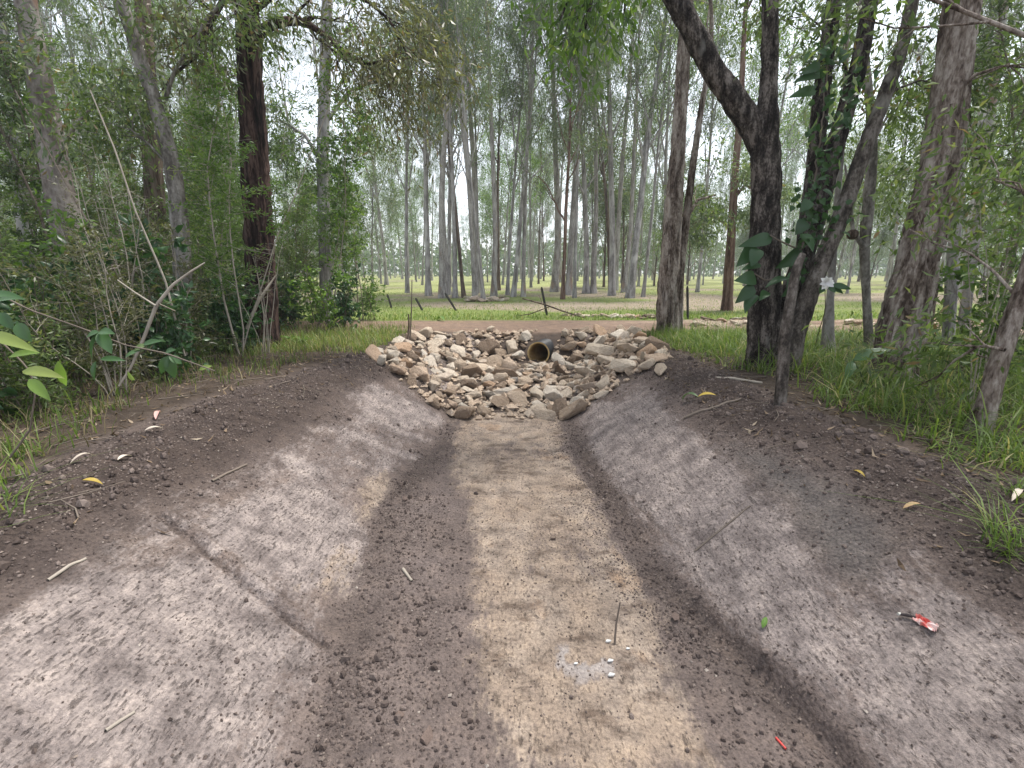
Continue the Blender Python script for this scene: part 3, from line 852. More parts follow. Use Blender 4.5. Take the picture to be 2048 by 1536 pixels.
LM_GRASS = leaf_mat("grass_blade", [(0, (.055, .095, .018)), (.5, (.125, .195, .042)), (.8, (.20, .27, .070)), (.93, (.30, .29, .11)), (1, (.42, .36, .20))], .4, .5, .3)
LM_DRY = leaf_mat("dry_blade", [(0, (.10, .085, .045)), (.4, (.20, .165, .095)), (.75, (.34, .285, .18)), (.9, (.14, .17, .06)), (1, (.10, .15, .04))], .3, .7, .15)
LM_LITTER = leaf_mat("dead_leaf", [(0, (.06, .042, .030)), (.5, (.14, .098, .066)), (.85, (.26, .19, .13)), (1, (.42, .35, .27))], .15, .8, .15)
BK_GREY = bark_mat("grey_gum_bark", [(.1, (.20, .185, .175)), (.5, (.40, .375, .36)), (.9, (.55, .525, .51))], 6, .14, .8, .03, ((.52, .50, .48), .60, 1.6))
BK_PALE = bark_mat("pale_smooth_bark", [(.1, (.24, .215, .20)), (.5, (.42, .39, .365)), (.9, (.56, .53, .50))], 4, .3, .4, .02, ((.30, .21, .15), .60, 1.3))
BK_BROWN = bark_mat("brown_stringy_bark", [(.1, (.07, .050, .040)), (.5, (.175, .128, .10)), (.9, (.30, .235, .19))], 9, .08, .9, .03)
BK_RED = bark_mat("red_bark", [(.1, (.085, .048, .035)), (.5, (.19, .115, .085)), (.9, (.29, .205, .16))], 8, .1, .8, .03)
BK_IRON = bark_mat("ironbark", [(.10, (.010, .007, .006)), (.5, (.050, .029, .024)), (.9, (.155, .10, .083))], 14, .07, 1.0, .05)
BK_DARK = bark_mat("dark_scaly_bark", [(.10, (.022, .018, .016)), (.5, (.085, .070, .061)), (.9, (.26, .225, .20))], 13, .30, 1.0, .06, ((.20, .19, .175), .66, 5.0))
BK_PAPER = bark_mat("paperbark", [(.08, (.075, .052, .040)), (.5, (.27, .215, .18)), (.92, (.52, .455, .40))], 9, .20, 1.0, .05)
BK_MOTTLE = bark_mat("mottled_bark", [(.1, (.13, .115, .10)), (.5, (.27, .245, .22)), (.9, (.44, .41, .38))], 7, .3, .8, .03, ((.09, .075, .06), .60, 4.0))
BK_PINK = bark_mat("peeling_pink_bark", [(.1, (.19, .155, .135)), (.5, (.33, .285, .255)), (.9, (.46, .41, .375))], 4, .35, .45, .02, ((.50, .235, .12), .66, 1.1))
BK_SLANT = bark_mat("grey_brown_bark", [(.1, (.05, .042, .036)), (.5, (.145, .122, .104)), (.9, (.30, .265, .235))], 9, .3, 1.0, .04, ((.30, .28, .25), .64, 4.0))
BK_TWIG = plain_mat("twig_bark", (.17, .14, .115), .9, .15, .45, 12)
BK_TWIGPALE = plain_mat("pale_twig_bark", (.34, .30, .25), .9, .15, .4, 12)

# ------------------------------------------------------------------ eucalypts across the paddock
def gum_variant(seed, h, r0, limb0, nl, lm, bk, leafL=.20, leafW=.050, per=26, lean=.03, fork=False):
    rs = np.random.RandomState(seed)
    gw, gl, tips, gb = Geo(), Geo(), [], Geo()
    P, _ = wander(rs, (0, 0, -.25), (lean * rs.normal(), lean * rs.normal(), 1), h + .25, 16, .020, .03)
    z = P[:, 2] / h
    R = r0 * (1 - .80 * np.clip(z, 0, 1) ** 1.1) * (1 + .55 * np.exp(-np.clip(P[:, 2], 0, 9) * 4.5))
    Q, q = smooth_path(P, R, .28)
    tube(gw, Q, q, 12, .10, seed, fz=2.0)
    for i in range(nl):
        f = limb0 + (1 - limb0) * (i + rs.uniform(.1, .9)) / nl
        a = min(int(f * (len(P) - 1)), len(P) - 2); p = P[a] + (P[a + 1] - P[a]) * (f * (len(P) - 1) - a)
        az = i * 2.4 + rs.uniform(-.5, .5); el = rs.uniform(.75, 1.15)
        d = np.array([math.cos(az) * math.cos(el), math.sin(az) * math.cos(el), math.sin(el)])
        r = np.interp(f, z, R)
        branch_out(rs, gb, tips, p, d, h * rs.uniform(.20, .30) * (1.15 - .5 * f), r * rs.uniform(.45, .6), 2, (3, 4), .15, .05, .8, .55, 6)
    clump_leaves(gl, rs, tips, per, .30, leafL, leafW, 1.0)
    mw, mb, ml = gw.mesh("trunk"), gb.mesh("limbs"), gl.mesh("crown")
    mw.materials.append(bk); mb.materials.append(bk); ml.materials.append(lm)
    return mw, mb, ml

GUMS = [gum_variant(301, 17, .22, .33, 12, LM_GUM, BK_GREY, per=16),
        gum_variant(302, 19, .24, .42, 11, LM_GUM, BK_PALE, per=15),
        gum_variant(303, 15, .19, .30, 11, LM_GUM, BK_GREY, per=17),
        gum_variant(304, 18, .21, .45, 10, LM_GUM, BK_BROWN, per=16),
        gum_variant(305, 16, .20, .36, 12, LM_FRESH, BK_GREY, per=15),
        gum_variant(306, 21, .25, .50, 10, LM_GUM, BK_PALE, per=15),
        gum_variant(307, 14, .15, .28, 11, LM_GUM, BK_RED, per=15)]
def plant_gum(i, loc, s, rz, tilt=(0, 0), label=None, group=None, sx=None, name="gum_tree"):
    mw, mb, ml = GUMS[i]
    e = empty(name, loc, rz)
    e.rotation_euler = (tilt[0], tilt[1], rz)
    e.scale = (sx or s, sx or s, s)
    obj("trunk", mw, None, e)
    obj("limbs", mb, None, e)
    obj("crown", ml, None, e)
    tag(e, label, "tree", group)
    return e

def seen_past(X, Y):
    px = 1024 + FPX * X / (Y * math.cos(PITCH) + 1.1 * math.sin(PITCH))
    for lim, nm in ((120, "the far left trunk"), (290, "the orange-patched trunk"), (450, "the mottled trunk"), (620, "the ironbark"), (760, "the thicket edge"), (930, "the leaning pickets"), (1040, "the stone heap"), (1105, "the upright picket"),
                    (1180, "the red-barked gum"), (1300, "the right-leaning grey gum"), (1420, "the twin paperbark"), (1520, "the reddish-footed trunk"), (1600, "the forked tree"), (1700, "the slanting stem"), (1800, "the burled tree"), (1920, "the big paperbark")):
        if px < lim: return nm
    return "the right edge trunk"
# near row, read off the photograph: base pixel, trunk width px, variant, lean (px at the frame top)
ROW = [(815, 582, 10, 0, 0), (857, 588, 14, 0, -4), (885, 592, 17, 1, 0), (898, 586, 10, 2, 2), (910, 592, 12, 4, -6), (928, 592, 9, 3, -34), (950, 592, 12, 1, -10),
       (967, 599, 10, 2, -36), (987, 591, 14, 5, 4), (997, 577, 9, 3, 0), (1015, 586, 8, 0, 6), (1026, 590, 12, 2, 40), (1047, 590, 10, 1, 8), (1062, 571, 6, 4, 0),
       (1077, 564, 4, 3, 0), (1108, 580, 18, 5, 4), (1125, 595, 10, 6, -2), (1149, 592, 9, 2, 4), (1172, 583, 15, 0, 8), (1187, 583, 13, 1, 6), (1222, 575, 11, 3, -30),
       (1247, 581, 12, 5, 14), (1260, 592, 18, 0, 34), (1286, 590, 8, 4, 22)]
LBL = {0: "grey-barked gum with a straight trunk across the paddock", 1: "pale smooth gum across the paddock", 2: "grey gum with low limbs across the paddock",
       3: "brown stringy-barked gum across the paddock", 4: "slim gum with bright leaves across the paddock", 5: "tall pale gum across the paddock", 6: "thin red-barked gum standing at the paddock edge"}
EXTRA = {885: "pale gum behind the two leaning steel pickets", 928: "brown gum leaning left behind the twin pale trunks", 967: "grey gum leaning left beside the heap of stones in the paddock",
         987: "tall pale gum right beside the heap of stones in the paddock", 1026: "grey gum leaning right in the middle of the paddock", 1125: "thin red-barked gum standing at the paddock edge",
         1108: "thick pale gum just left of the thin red-barked one", 1222: "dark brown gum leaning left deep in the paddock", 1260: "thick grey gum leaning right above the culvert stones",
         815: "leftmost grey gum visible beside the thicket edge", 857: "grey gum second from the thicket edge", 898: "grey low-limbed gum between the pale one and the slim one behind the leaning pickets", 910: "slim bright-leaved gum third right of the two leaning pickets",
         950: "pale smooth gum just left of the heap of stones in the paddock", 997: "brown stringy gum set back right of the stone heap's tall pale one", 1015: "thin straight grey gum right of the stone heap",
         1047: "pale gum close right of the right-leaning grey one", 1062: "small bright-leaved gum set back above the culvert mouth", 1077: "thin far brown gum straight above the culvert mouth",
         1149: "low-limbed grey gum just right of the thin red-barked one", 1172: "grey gum second right of the thin red-barked one, left of a close pair", 1187: "pale gum, right one of the close pair right of the red-barked one",
         1247: "tall pale gum tucked behind the thick right-leaning grey one", 1286: "slim bright-leaved gum just left of the flaky twin-stemmed paperbark"}
rs = np.random.RandomState(5)
taken = []
for px, py, w, v, lean in ROW:
    p = G(px, py + 4); d = p[1]
    rad = w / FPX * d / 2
    base_r = {0: .22, 1: .24, 2: .19, 3: .21, 4: .20, 5: .25, 6: .15}[v]
    sx = float(np.clip(rad / base_r * .8, .4, 1.3)); s = float(np.clip(sx, .8, 1.15))
    p[2] = float(Hs(p[0], p[1]))
    lab = EXTRA.get(px, LBL[v] + ", in the first row of trees"); grp = None if px in EXTRA else "first row of gums, kind %d" % v
    ang = math.atan2(lean * d / FPX, 10.0)
    e = plant_gum(v, p, s, 0, (0, 0), lab, grp, sx)
    e.rotation_mode = 'XYZ'
    rz = rs.uniform(0, 6.28)
    e.rotation_euler = (Euler((0, ang, 0)).to_matrix() @ Euler((0, 0, rz)).to_matrix()).to_euler()
    taken.append((p[0], p[1]))
nfar = 0
while nfar < 250:
    Y = 22 + 125 * rs.uniform(0, 1) ** 1.15
    X = rs.uniform(-1.12, 1.12) * (Y + 4)
    if any((X - a) ** 2 + (Y - b) ** 2 < (2.0 if Y < 40 else 3.2) for a, b in taken): continue
    v = int(rs.choice(7, p=[.22, .2, .16, .12, .12, .15, .03]))
    s = rs.uniform(.85, 1.25)
    zone = "middle distance" if Y < 45 else "far wood"
    plant_gum(v, (X, Y, float(Hs(X, Y))), s, rs.uniform(0, 6.28), (rs.normal(0, .03), rs.normal(0, .03)),
              {0: "grey-barked gum", 1: "pale smooth gum", 2: "low-limbed grey gum", 3: "brown stringy-barked gum", 4: "bright-leaved grey gum", 5: "tall pale gum", 6: "thin red gum"}[v]
              + (" behind the first row, seen past " if Y < 45 else " far back in the wood, seen past ") + seen_past(X, Y), "gums of the %s, kind %d" % (zone, v), s * rs.uniform(.38, .66))
    taken.append((X, Y)); nfar += 1

# young gums with low crowns filling the space between the trunks
YOUNG = [gum_variant(321, 8.5, .075, .16, 11, LM_GUM, BK_GREY, .15, .042, 15), gum_variant(322, 10, .085, .22, 11, LM_FRESH, BK_GREY, .15, .042, 14), gum_variant(323, 7, .065, .12, 10, LM_GUM, BK_BROWN, .15, .042, 15)]
GUMS += YOUNG
nfar = 0
while nfar < 150:
    Y = 22 + 105 * rs.uniform(0, 1) ** 1.0
    X = rs.uniform(-1.1, 1.1) * (Y + 3)
    if Y < 27 and -.24 < X / Y < .36: continue
    if any((X - a) ** 2 + (Y - b) ** 2 < 1.6 for a, b in taken): continue
    v = 7 + int(rs.randint(3)); s = rs.uniform(.8, 1.35)
    plant_gum(v, (X, Y, float(Hs(X, Y))), s, rs.uniform(0, 6.28), (rs.normal(0, .03), rs.normal(0, .03)),
              ("young grey gum", "young bright-leaved gum", "small brown-stemmed gum")[v - 7] + (" with a low crown among the trunks past " if Y < 45 else " with a low crown far back past ") + seen_past(X, Y),
              "young gums %s, kind %d" % ("among the trunks" if Y < 45 else "far back", v), s, "young_gum")
    taken.append((X, Y)); nfar += 1

# the wood closes behind: leafy mass too far off to tell its trees apart
rs = np.random.RandomState(15)
gl = Geo(); n = 26000
yy = rs.uniform(120, 190, n); xx = rs.uniform(-1.15, 1.15, n) * (yy + 5)
hh = 4 + 11 * (.5 + .5 * fbm(xx * .07, yy * .07, 401, 3)); zz = hh * rs.uniform(0, 1, n) ** .8
leaves(gl, rs, np.stack([xx, yy, zz + .6], 1), rs.normal(0, .7, (n, 3)), 1.5, .75, .4, np.clip(.45 + .3 * fbm(xx * .2, zz * .3, 402, 2), 0, 1))
tag(obj("distant_foliage", gl.mesh("distant_foliage", False), LM_GUM), "pale green wall of foliage where the far wood closes", "foliage", kind="stuff")
# ------------------------------------------------------------------ near trees, traced from their bases up
def px_path(path, Y, drift=0.0):
    n = len(path)
    P, R = [], []
    for i, (px, py, w) in enumerate(path):
        y = Y + drift * i / max(1, n - 1)
        p = atY(px, py, y)
        dep = y * math.cos(PITCH) + (CAM_Z - p[2]) * math.sin(PITCH)
        P.append(p); R.append(w / FPX * dep / 2 / math.sqrt(1 + ((px - 1024) / FPX) ** 2))
    return np.array(P), np.array(R)

def to_ground(P, R, flare=1.25, deep=.2):
    p = P[0].copy(); gz = float(Hs(p[0], p[1]))
    if p[2] > gz:
        d = P[0] - P[1]; d = d / abs(d[2])
        q = p + d * (p[2] - gz)
        return np.concatenate([[q + d * deep], [q], P]), np.concatenate([[R[0] * flare * 1.1], [R[0] * flare], R])
    return np.concatenate([[p + np.array([0, 0, gz - p[2] - deep])], P]), np.concatenate([[R[0] * 1.1], R])

def extend(P, R, ext, rs, bend=.08):
    if not ext: return P, R
    d = unit(P[-1] - P[-2]); d = unit(d + np.array([0, 0, .5]))
    Q, _ = wander(rs, P[-1], d, ext, 8, bend, .12)
    return np.concatenate([P, Q[1:]]), np.concatenate([R, np.linspace(R[-1], R[-1] * .25, 9)[1:]])

def near_tree(name, label, bark, stems, lm, seed, k=26, rough=.10, fz=6.0, fa=1.0, crown=(8, 1.8, 14), leaf=(.10, .028), low=None, cat="tree", group=None):
    """stems: (path, Y, drift, ext, is_trunk). crown: limbs per stem, limb length, leaves per tip."""
    rs = np.random.RandomState(seed)
    P0, R0 = px_path(stems[0][0], stems[0][1], stems[0][2]); P0, R0 = to_ground(P0, R0)
    base = np.array([P0[1][0], P0[1][1], float(Hs(P0[1][0], P0[1][1]))])
    e = empty(name, tuple(base)); tag(e, label, cat, group)
    gl, gb, tips = Geo(), Geo(), []
    for si, (path, Y, drift, ext, is_trunk) in enumerate(stems):
        P, R = px_path(path, Y, drift)
        if is_trunk: P, R = to_ground(P, R)
        n_vis = len(P)
        P, R = extend(P, R, ext, rs)
        Q, q = smooth_path(P - base, R, max(.025, R.max() * .22))
        g = Geo(); tube(g, Q, q, k if R.max() > .05 else 12, rough, seed + si * 7, fz=fz, fa=fa)
        obj("trunk" if (is_trunk and si == 0) else ("stem" if is_trunk else "limb"), g.mesh("trunk"), bark, e)
        if ext and crown:
            for j in range(crown[0]):
                f = (j + rs.uniform(0, 1)) / crown[0]
                i = n_vis - 1 + f * (len(P) - n_vis); a = min(int(i), len(P) - 2)
                p = (P[a] + (P[a + 1] - P[a]) * (i - a)) - base
                az = rs.uniform(0, 6.28); el = rs.uniform(.2, .9)
                branch_out(rs, gb, tips, p, (math.cos(az) * math.cos(el), math.sin(az) * math.cos(el), math.sin(el)), crown[1] * rs.uniform(.7, 1.2), R[min(a, len(R) - 1)] * .45, 2, (3, 4), .2, .03, .85, .6, 6)
    for L in (low or []):                                   # limbs and twigs seen inside the frame: (path, Y, drift, sub-branches)
        P, R = px_path(L[0], L[1], L[2])
        Q, q = smooth_path(P - base, R, .05)
        g = Geo(); tube(g, Q, q, 10, .08, seed + 50, fz=8)
        obj("limb", g.mesh("limb"), bark, e)
        for j in range(L[3]):
            a = rs.randint(len(Q) // 4, len(Q) - 1)
            d = unit(unit(Q[min(a + 1, len(Q) - 1)] - Q[a - 1]) + rs.normal(0, .7, 3) + np.array([0, 0, L[4]]))
            branch_out(rs, gb, tips, Q[a], d, L[5] * rs.uniform(.6, 1.2), max(q[a] * .4, .006), 1, (3, 4), .22, -.02, .8, .6, 5)
    if gb.n: obj("branches", gb.mesh("branches"), bark, e)["kind"] = "stuff"
    if tips:
        clump_leaves(gl, rs, tips, crown[2] if len(crown) < 4 else crown[3], .15, leaf[0], leaf[1], .7)
        obj("crown", gl.mesh("crown"), lm, e)
    return e

forked = near_tree("forked_tree", "dark scaly-barked tree whose trunk forks, thick limb leaning left above the culvert", BK_DARK, [
    ([(1532, 742, 92), (1530, 690, 76), (1528, 600, 68), (1530, 480, 63), (1533, 380, 61), (1530, 310, 64), (1530, 262, 56), (1536, 200, 38), (1540, 100, 35), (1541, 0, 33)], 5.2, 0, 4.5, True),
    ([(1531, 330, 50), (1518, 275, 54), (1480, 215, 52), (1430, 148, 48), (1392, 75, 45), (1345, -10, 43), (1310, -80, 40)], 5.2, .1, 3.5, False)],
    LM_FRESH, 401, 34, .20, 7.0, 1.4, (4, 1.6, 10, 5), (.11, .036),
    low=[([(1330, -40, 20), (1270, -75, 16), (1215, -55, 12), (1185, -10, 8), (1170, 60, 5)], 5.15, 0, 6, -.5, .42),
         ([(1240, -70, 10), (1190, -50, 8), (1140, -10, 6), (1120, 40, 4)], 5.1, -.2, 5, -.5, .35)])
near_tree("leaning_tree", "dark tree splitting into two vine-wrapped stems leaning right beside the forked trunk", BK_DARK, [
    ([(1556, 738, 60), (1570, 620, 48), (1600, 535, 46), (1625, 460, 43), (1676, 273, 40), (1717, 137, 37), (1741, 0, 35)], 5.25, .25, 4, True),
    ([(1606, 515, 36), (1614, 460, 38), (1630, 330, 37), (1645, 170, 36), (1668, 0, 33)], 5.32, .4, 4, False)],
    LM_WATTLE, 411, 26, .18, 7.0, 1.2, (3, 1.5, 9), (.09, .03),
    low=[([(1700, 190, 8), (1690, 130, 6), (1650, 60, 4), (1600, 20, 3)], 5.4, .5, 6, 0, .5)])
near_tree("slanting_tree", "slender mottled stem slanting right, outermost of the clump beside the forked trunk", BK_SLANT, [
    ([(1574, 738, 50), (1594, 655, 42), (1632, 552, 38), (1676, 450, 37), (1707, 359, 35), (1758, 222, 33), (1799, 113, 31), (1826, 0, 29)], 5.0, .3, 4, True)],
    LM_WATTLE, 421, 24, .18, 8.0, 1.2, (3, 1.5, 9), (.09, .03),
    low=[([(1760, 215, 9), (1790, 180, 6), (1840, 160, 4), (1880, 170, 3)], 5.2, .4, 8, 0, .5)])
near_tree("bare_sapling", "short crooked brown sapling standing in front of the forked trunk", BK_SLANT, [
    ([(1560, 812, 27), (1567, 723, 25), (1569, 672, 24), (1584, 587, 22), (1592, 535, 20), (1606, 508, 15)], 3.55, .05, 0, True)], LM_DARK, 431, 14, .08, 10, 1, None)
near_tree("paperbark", "thick leaning paperbark with ragged brown bark, biggest trunk on the right bank", BK_PAPER, [
    ([(1775, 778, 122), (1795, 700, 104), (1815, 600, 97), (1838, 500, 92), (1865, 400, 88), (1885, 300, 85), (1905, 150, 82), (1925, 0, 78)], 4.5, .2, 5, True)],
    LM_WATTLE, 441, 36, .24, 6.0, 1.5, (5, 2.0, 10), (.09, .022),
    low=[([(1900, 200, 12), (1950, 150, 9), (2010, 130, 6), (2080, 140, 4)], 4.6, -.3, 6, -.1, .6), ([(1880, 330, 10), (1930, 300, 7), (2000, 290, 4)], 4.7, .4, 5, -.1, .6)])
near_tree("twin_paperbark", "pale flaky twin-stemmed paperbark beside the right end of the culvert stones", BK_PAPER, [
    ([(1335, 670, 46), (1335, 600, 42), (1341, 500, 38), (1349, 400, 34), (1359, 250, 28), (1368, 100, 26), (1375, 0, 24)], 8.65, 0, 4, True),
    ([(1353, 668, 24), (1358, 560, 19), (1371, 450, 16), (1386, 330, 14), (1402, 220, 12), (1420, 120, 10)], 8.7, .2, 3, True)],
    LM_WATTLE, 451, 28, .26, 5.0, 1.5, (6, 1.6, 12), (.10, .025),
    low=[([(1372, 440, 8), (1395, 400, 6), (1430, 390, 4)], 8.8, .3, 4, .1, .6)])
near_tree("edge_tree", "rough leaning trunk with exposed roots at the right frame edge", BK_PAPER, [
    ([(1950, 890, 66), (1975, 805, 50), (2000, 720, 47), (2025, 640, 45), (2052, 560, 43), (2085, 450, 41), (2120, 330, 38)], 2.86, .1, 3.5, True)],
    LM_WATTLE, 461, 24, .24, 8.0, 1.3, (5, 1.3, 10), (.08, .022),
    low=[([(2010, 700, 10), (1960, 690, 8), (1910, 720, 6), (1870, 760, 4)], 2.8, .4, 5, .2, .35), ([(2040, 600, 10), (1985, 540, 7), (1930, 500, 5), (1890, 480, 3)], 2.9, .5, 3, .1, .4),
         ([(2090, 430, 10), (2040, 380, 7), (1990, 360, 5)], 3.0, .4, 3, 0, .45)])
burl = near_tree("burled_tree", "thin pale tree with a round burl, between the slanting stem and the big paperbark", BK_MOTTLE, [
    ([(1738, 688, 22), (1733, 600, 18), (1728, 500, 22), (1735, 430, 26), (1746, 300, 22), (1739, 200, 19), (1725, 60, 16), (1718, -20, 14)], 6.5, .2, 3, True),
    ([(1728, 495, 13), (1716, 478, 11), (1706, 462, 9), (1700, 400, 7), (1690, 330, 5)], 6.5, 0, 0, False)],
    LM_WATTLE, 471, 18, .12, 8, 1.2, (6, 1.5, 12), (.09, .025),
    low=[([(1745, 290, 7), (1775, 230, 5), (1800, 215, 3)], 6.6, .3, 6, 0, .6)])
bp = atY(1705, 469, 6.5) - np.array(burl.location)
g = Geo(); th = np.linspace(0, math.pi, 9); tube(g, bp + np.stack([0 * th, 0 * th, -.065 * np.cos(th)], 1), .068 * np.sin(th) + .002, 12, .15, 3, fz=30)
obj("burl", g.mesh("burl"), BK_BROWN, burl)
near_tree("pale_sapling", "slim pale sapling with a dark shaggy foot behind the slanting stem", BK_PALE, [
    ([(1655, 705, 34), (1656, 660, 26), (1660, 600, 17), (1666, 520, 15), (1673, 420, 14), (1687, 250, 12), (1695, 60, 10)], 6.0, .2, 2.5, True)], LM_WATTLE, 481, 16, .1, 8, 1, (5, 1.2, 10), (.08, .025))
near_tree("grey_tree", "straight grey trunk just right of the big paperbark", BK_GREY, [
    ([(1895, 690, 28), (1903, 560, 28), (1911, 450, 26), (1925, 250, 24), (1938, 60, 22)], 7.4, 0, 4, True)], LM_WATTLE, 491, 18, .1, 5, 1, (4, 1.8, 11), (.10, .028),
    low=[([(1920, 320, 9), (1960, 270, 6), (2020, 250, 4)], 7.4, .4, 10, 0, .8), ([(1915, 400, 8), (1870, 350, 5), (1830, 340, 4)], 7.4, -.2, 8, 0, .7)])
near_tree("pale_tree", "pale trunk tucked behind the straight grey one near the right edge", BK_PALE, [
    ([(1928, 640, 25), (1944, 520, 24), (1960, 400, 22), (1985, 200, 20), (2005, 30, 18)], 8.6, 0, 4, True)], LM_GUM, 501, 16, .08, 5, 1, (4, 1.8, 11), (.10, .028))
near_tree("tree_stump", "short broken leaning stump seen past the big paperbark", BK_BROWN, [
    ([(1858, 648, 18), (1866, 590, 19), (1874, 556, 17)], 8.6, 0, 0, True)], LM_GUM, 505, 14, .1, 8, 1, None, cat="stump")
near_tree("reddish_tree", "reddish-footed trunk left of the forked tree, on the grass past the track", BK_RED, [
    ([(1455, 594, 22), (1462, 480, 18), (1470, 350, 15), (1482, 200, 12), (1490, 30, 10)], 14.5, 0, 4, True)], LM_GUM, 511, 16, .08, 4, 1, (9, 2.2, 18), (.13, .04),
    low=[([(1462, 460, 7), (1430, 430, 5), (1400, 440, 3)], 14.5, 0, 9, 0, 1.0), ([(1466, 400, 7), (1490, 370, 5), (1510, 380, 3)], 14.5, 0, 8, 0, 1.0)])

# left bank
near_tree("pink_barked_tree", "big leaning pale trunk with orange peeling bark at the far left", BK_PINK, [
    ([(172, 700, 96), (162, 600, 82), (140, 480, 74), (116, 370, 66), (96, 250, 61), (74, 130, 57), (48, -10, 52)], 7.0, 0, 5, True)], LM_GUM, 521, 26, .10, 3.0, .8, (5, 2.2, 11), (.11, .03),
    low=[([(110, 330, 12), (150, 250, 9), (200, 200, 6), (230, 205, 4)], 6.8, -.3, 7, 0, .7)])
near_tree("mottled_tree", "mottled pale grey trunk bending left in the thicket", BK_MOTTLE, [
    ([(374, 700, 46), (368, 600, 40), (362, 480, 38), (353, 380, 36), (335, 290, 34), (305, 190, 32), (275, 100, 30), (238, -10, 28)], 6.0, .2, 4, True)], LM_WATTLE, 531, 26, .20, 7, 1.2, (4, 1.8, 11), (.09, .028),
    low=[([(330, 200, 10), (350, 140, 8), (395, 75, 7), (410, 40, 7), (455, -5, 7)], 6.3, 0, 8, 0, .6), ([(345, 340, 8), (300, 290, 6), (250, 250, 4)], 6.1, 0, 7, 0, .6)])
near_tree("brown_tree", "straight brown trunk behind the mottled one in the thicket", BK_BROWN, [
    ([(326, 690, 50), (318, 560, 47), (310, 400, 44), (300, 250, 40), (292, 100, 36), (285, -10, 34)], 9.0, 0, 5, True)], LM_WATTLE, 541, 24, .1, 5, 1.2, (5, 2.2, 11), (.10, .03),
    low=[([(292, 35, 14), (330, 33, 12), (352, 45, 9), (392, 64, 6), (420, 90, 4)], 8.9, 0, 8, -.1, .8)])
near_tree("ironbark", "dark red-black ironbark with a straight furrowed trunk at the thicket edge", BK_IRON, [
    ([(528, 698, 74), (526, 640, 66), (522, 560, 62), (516, 440, 60), (508, 300, 56), (500, 150, 52), (492, -10, 48)], 6.95, 0, 5, True)], LM_OLIVE, 551, 34, .24, 5.0, 1.6, (5, 2.2, 11, 7), (.11, .024),
    low=[([(505, 85, 26), (530, 55, 24), (565, 42, 20), (605, 42, 16), (645, 66, 12), (690, 105, 9), (735, 130, 6), (790, 120, 4)], 6.9, -.5, 19, -.3, .7),
         ([(500, 30, 14), (560, -20, 12), (640, -30, 10), (720, -10, 8), (780, 40, 5), (815, 110, 3)], 6.8, -.4, 15, -.3, .7),
         ([(494, 20, 16), (450, -8, 14), (415, 60, 11), (395, 110, 9), (345, 152, 6), (325, 180, 4)], 6.7, -.2, 9, -.1, .6)])
near_tree("left_gum", "smooth grey trunk glimpsed left of the big orange-patched one", BK_GREY, [
    ([(66, 620, 36), (58, 540, 35), (44, 400, 33), (28, 250, 30), (5, 60, 28)], 9.2, 0, 5, True)], LM_GUM, 561, 18, .08, 4, 1, (5, 2.2, 11), (.11, .03),
    low=[([(40, 360, 10), (10, 300, 7), (-40, 280, 5)], 9.0, -.3, 8, 0, .8)])
near_tree("thicket_gum", "grey gum rising behind the thicket right of the ironbark", BK_GREY, [
    ([(655, 640, 28), (650, 500, 26), (645, 330, 25), (650, 150, 24), (655, -10, 22)], 11.5, 0, 5, True)], LM_GUM, 571, 18, .08, 4, 1, (9, 2.2, 15), (.12, .035),
    low=[([(646, 330, 9), (610, 270, 7), (560, 240, 4)], 11.5, 0, 8, 0, .9), ([(648, 250, 9), (700, 180, 7), (760, 160, 4)], 11.5, 0, 10, 0, .9)])

# ragged bark strips hanging off the paperbarks
def bark_strips(tree, path, Y, n, seed, ln):
    rs = np.random.RandomState(seed)
    P, R = px_path(path, Y)
    Q, q = smooth_path(P - np.array(tree.location), R, .05)
    g = Geo()
    for i in range(n):
        a = rs.randint(1, len(Q) - 2); t = unit(Q[a + 1] - Q[a])
        ang = rs.uniform(-2.6, -.5)
        o = unit(np.array([math.cos(ang), math.sin(ang), 0])); w = np.cross(o, t)
        L, W = ln * rs.uniform(.4, 1.2), ln * rs.uniform(.10, .28)
        s = np.linspace(0, 1, 5)
        curl = rs.uniform(.02, .25) * s ** 2 * L
        mid = Q[a] + o * (q[a] * 1.0 + .004) + t * ((rs.choice([-1, 1]) * s * L)[:, None]) + o * curl[:, None]
        ww = W * (1 - .55 * s) / 2
        V = np.concatenate([mid - w * ww[:, None], mid + w * ww[:, None], mid - w * ww[:, None] + o * .004, mid + w * ww[:, None] + o * .004])
        F = [(j, j + 1, j + 6, j + 5) for j in range(4)] + [(j + 10, j + 15, j + 16, j + 11) for j in range(4)]
        g.add(V, f4=np.array(F), a=rs.uniform())
    return g.mesh("bark_strips")
for nm, path, Y, n, ln in (("paperbark", [(1795, 700, 104), (1815, 600, 97), (1838, 500, 92), (1865, 400, 88), (1885, 300, 85), (1905, 150, 82)], 4.53, 34, .22),
                           ("twin_paperbark", [(1335, 660, 44), (1335, 600, 42), (1341, 500, 38), (1349, 400, 34), (1359, 250, 28), (1368, 100, 26)], 8.65, 26, .38)):
    t = bpy.data.objects[nm]
    o = obj("peeling_bark", bark_strips(t, path, Y, n, 9, ln), BK_PAPER, t); o["kind"] = "stuff"
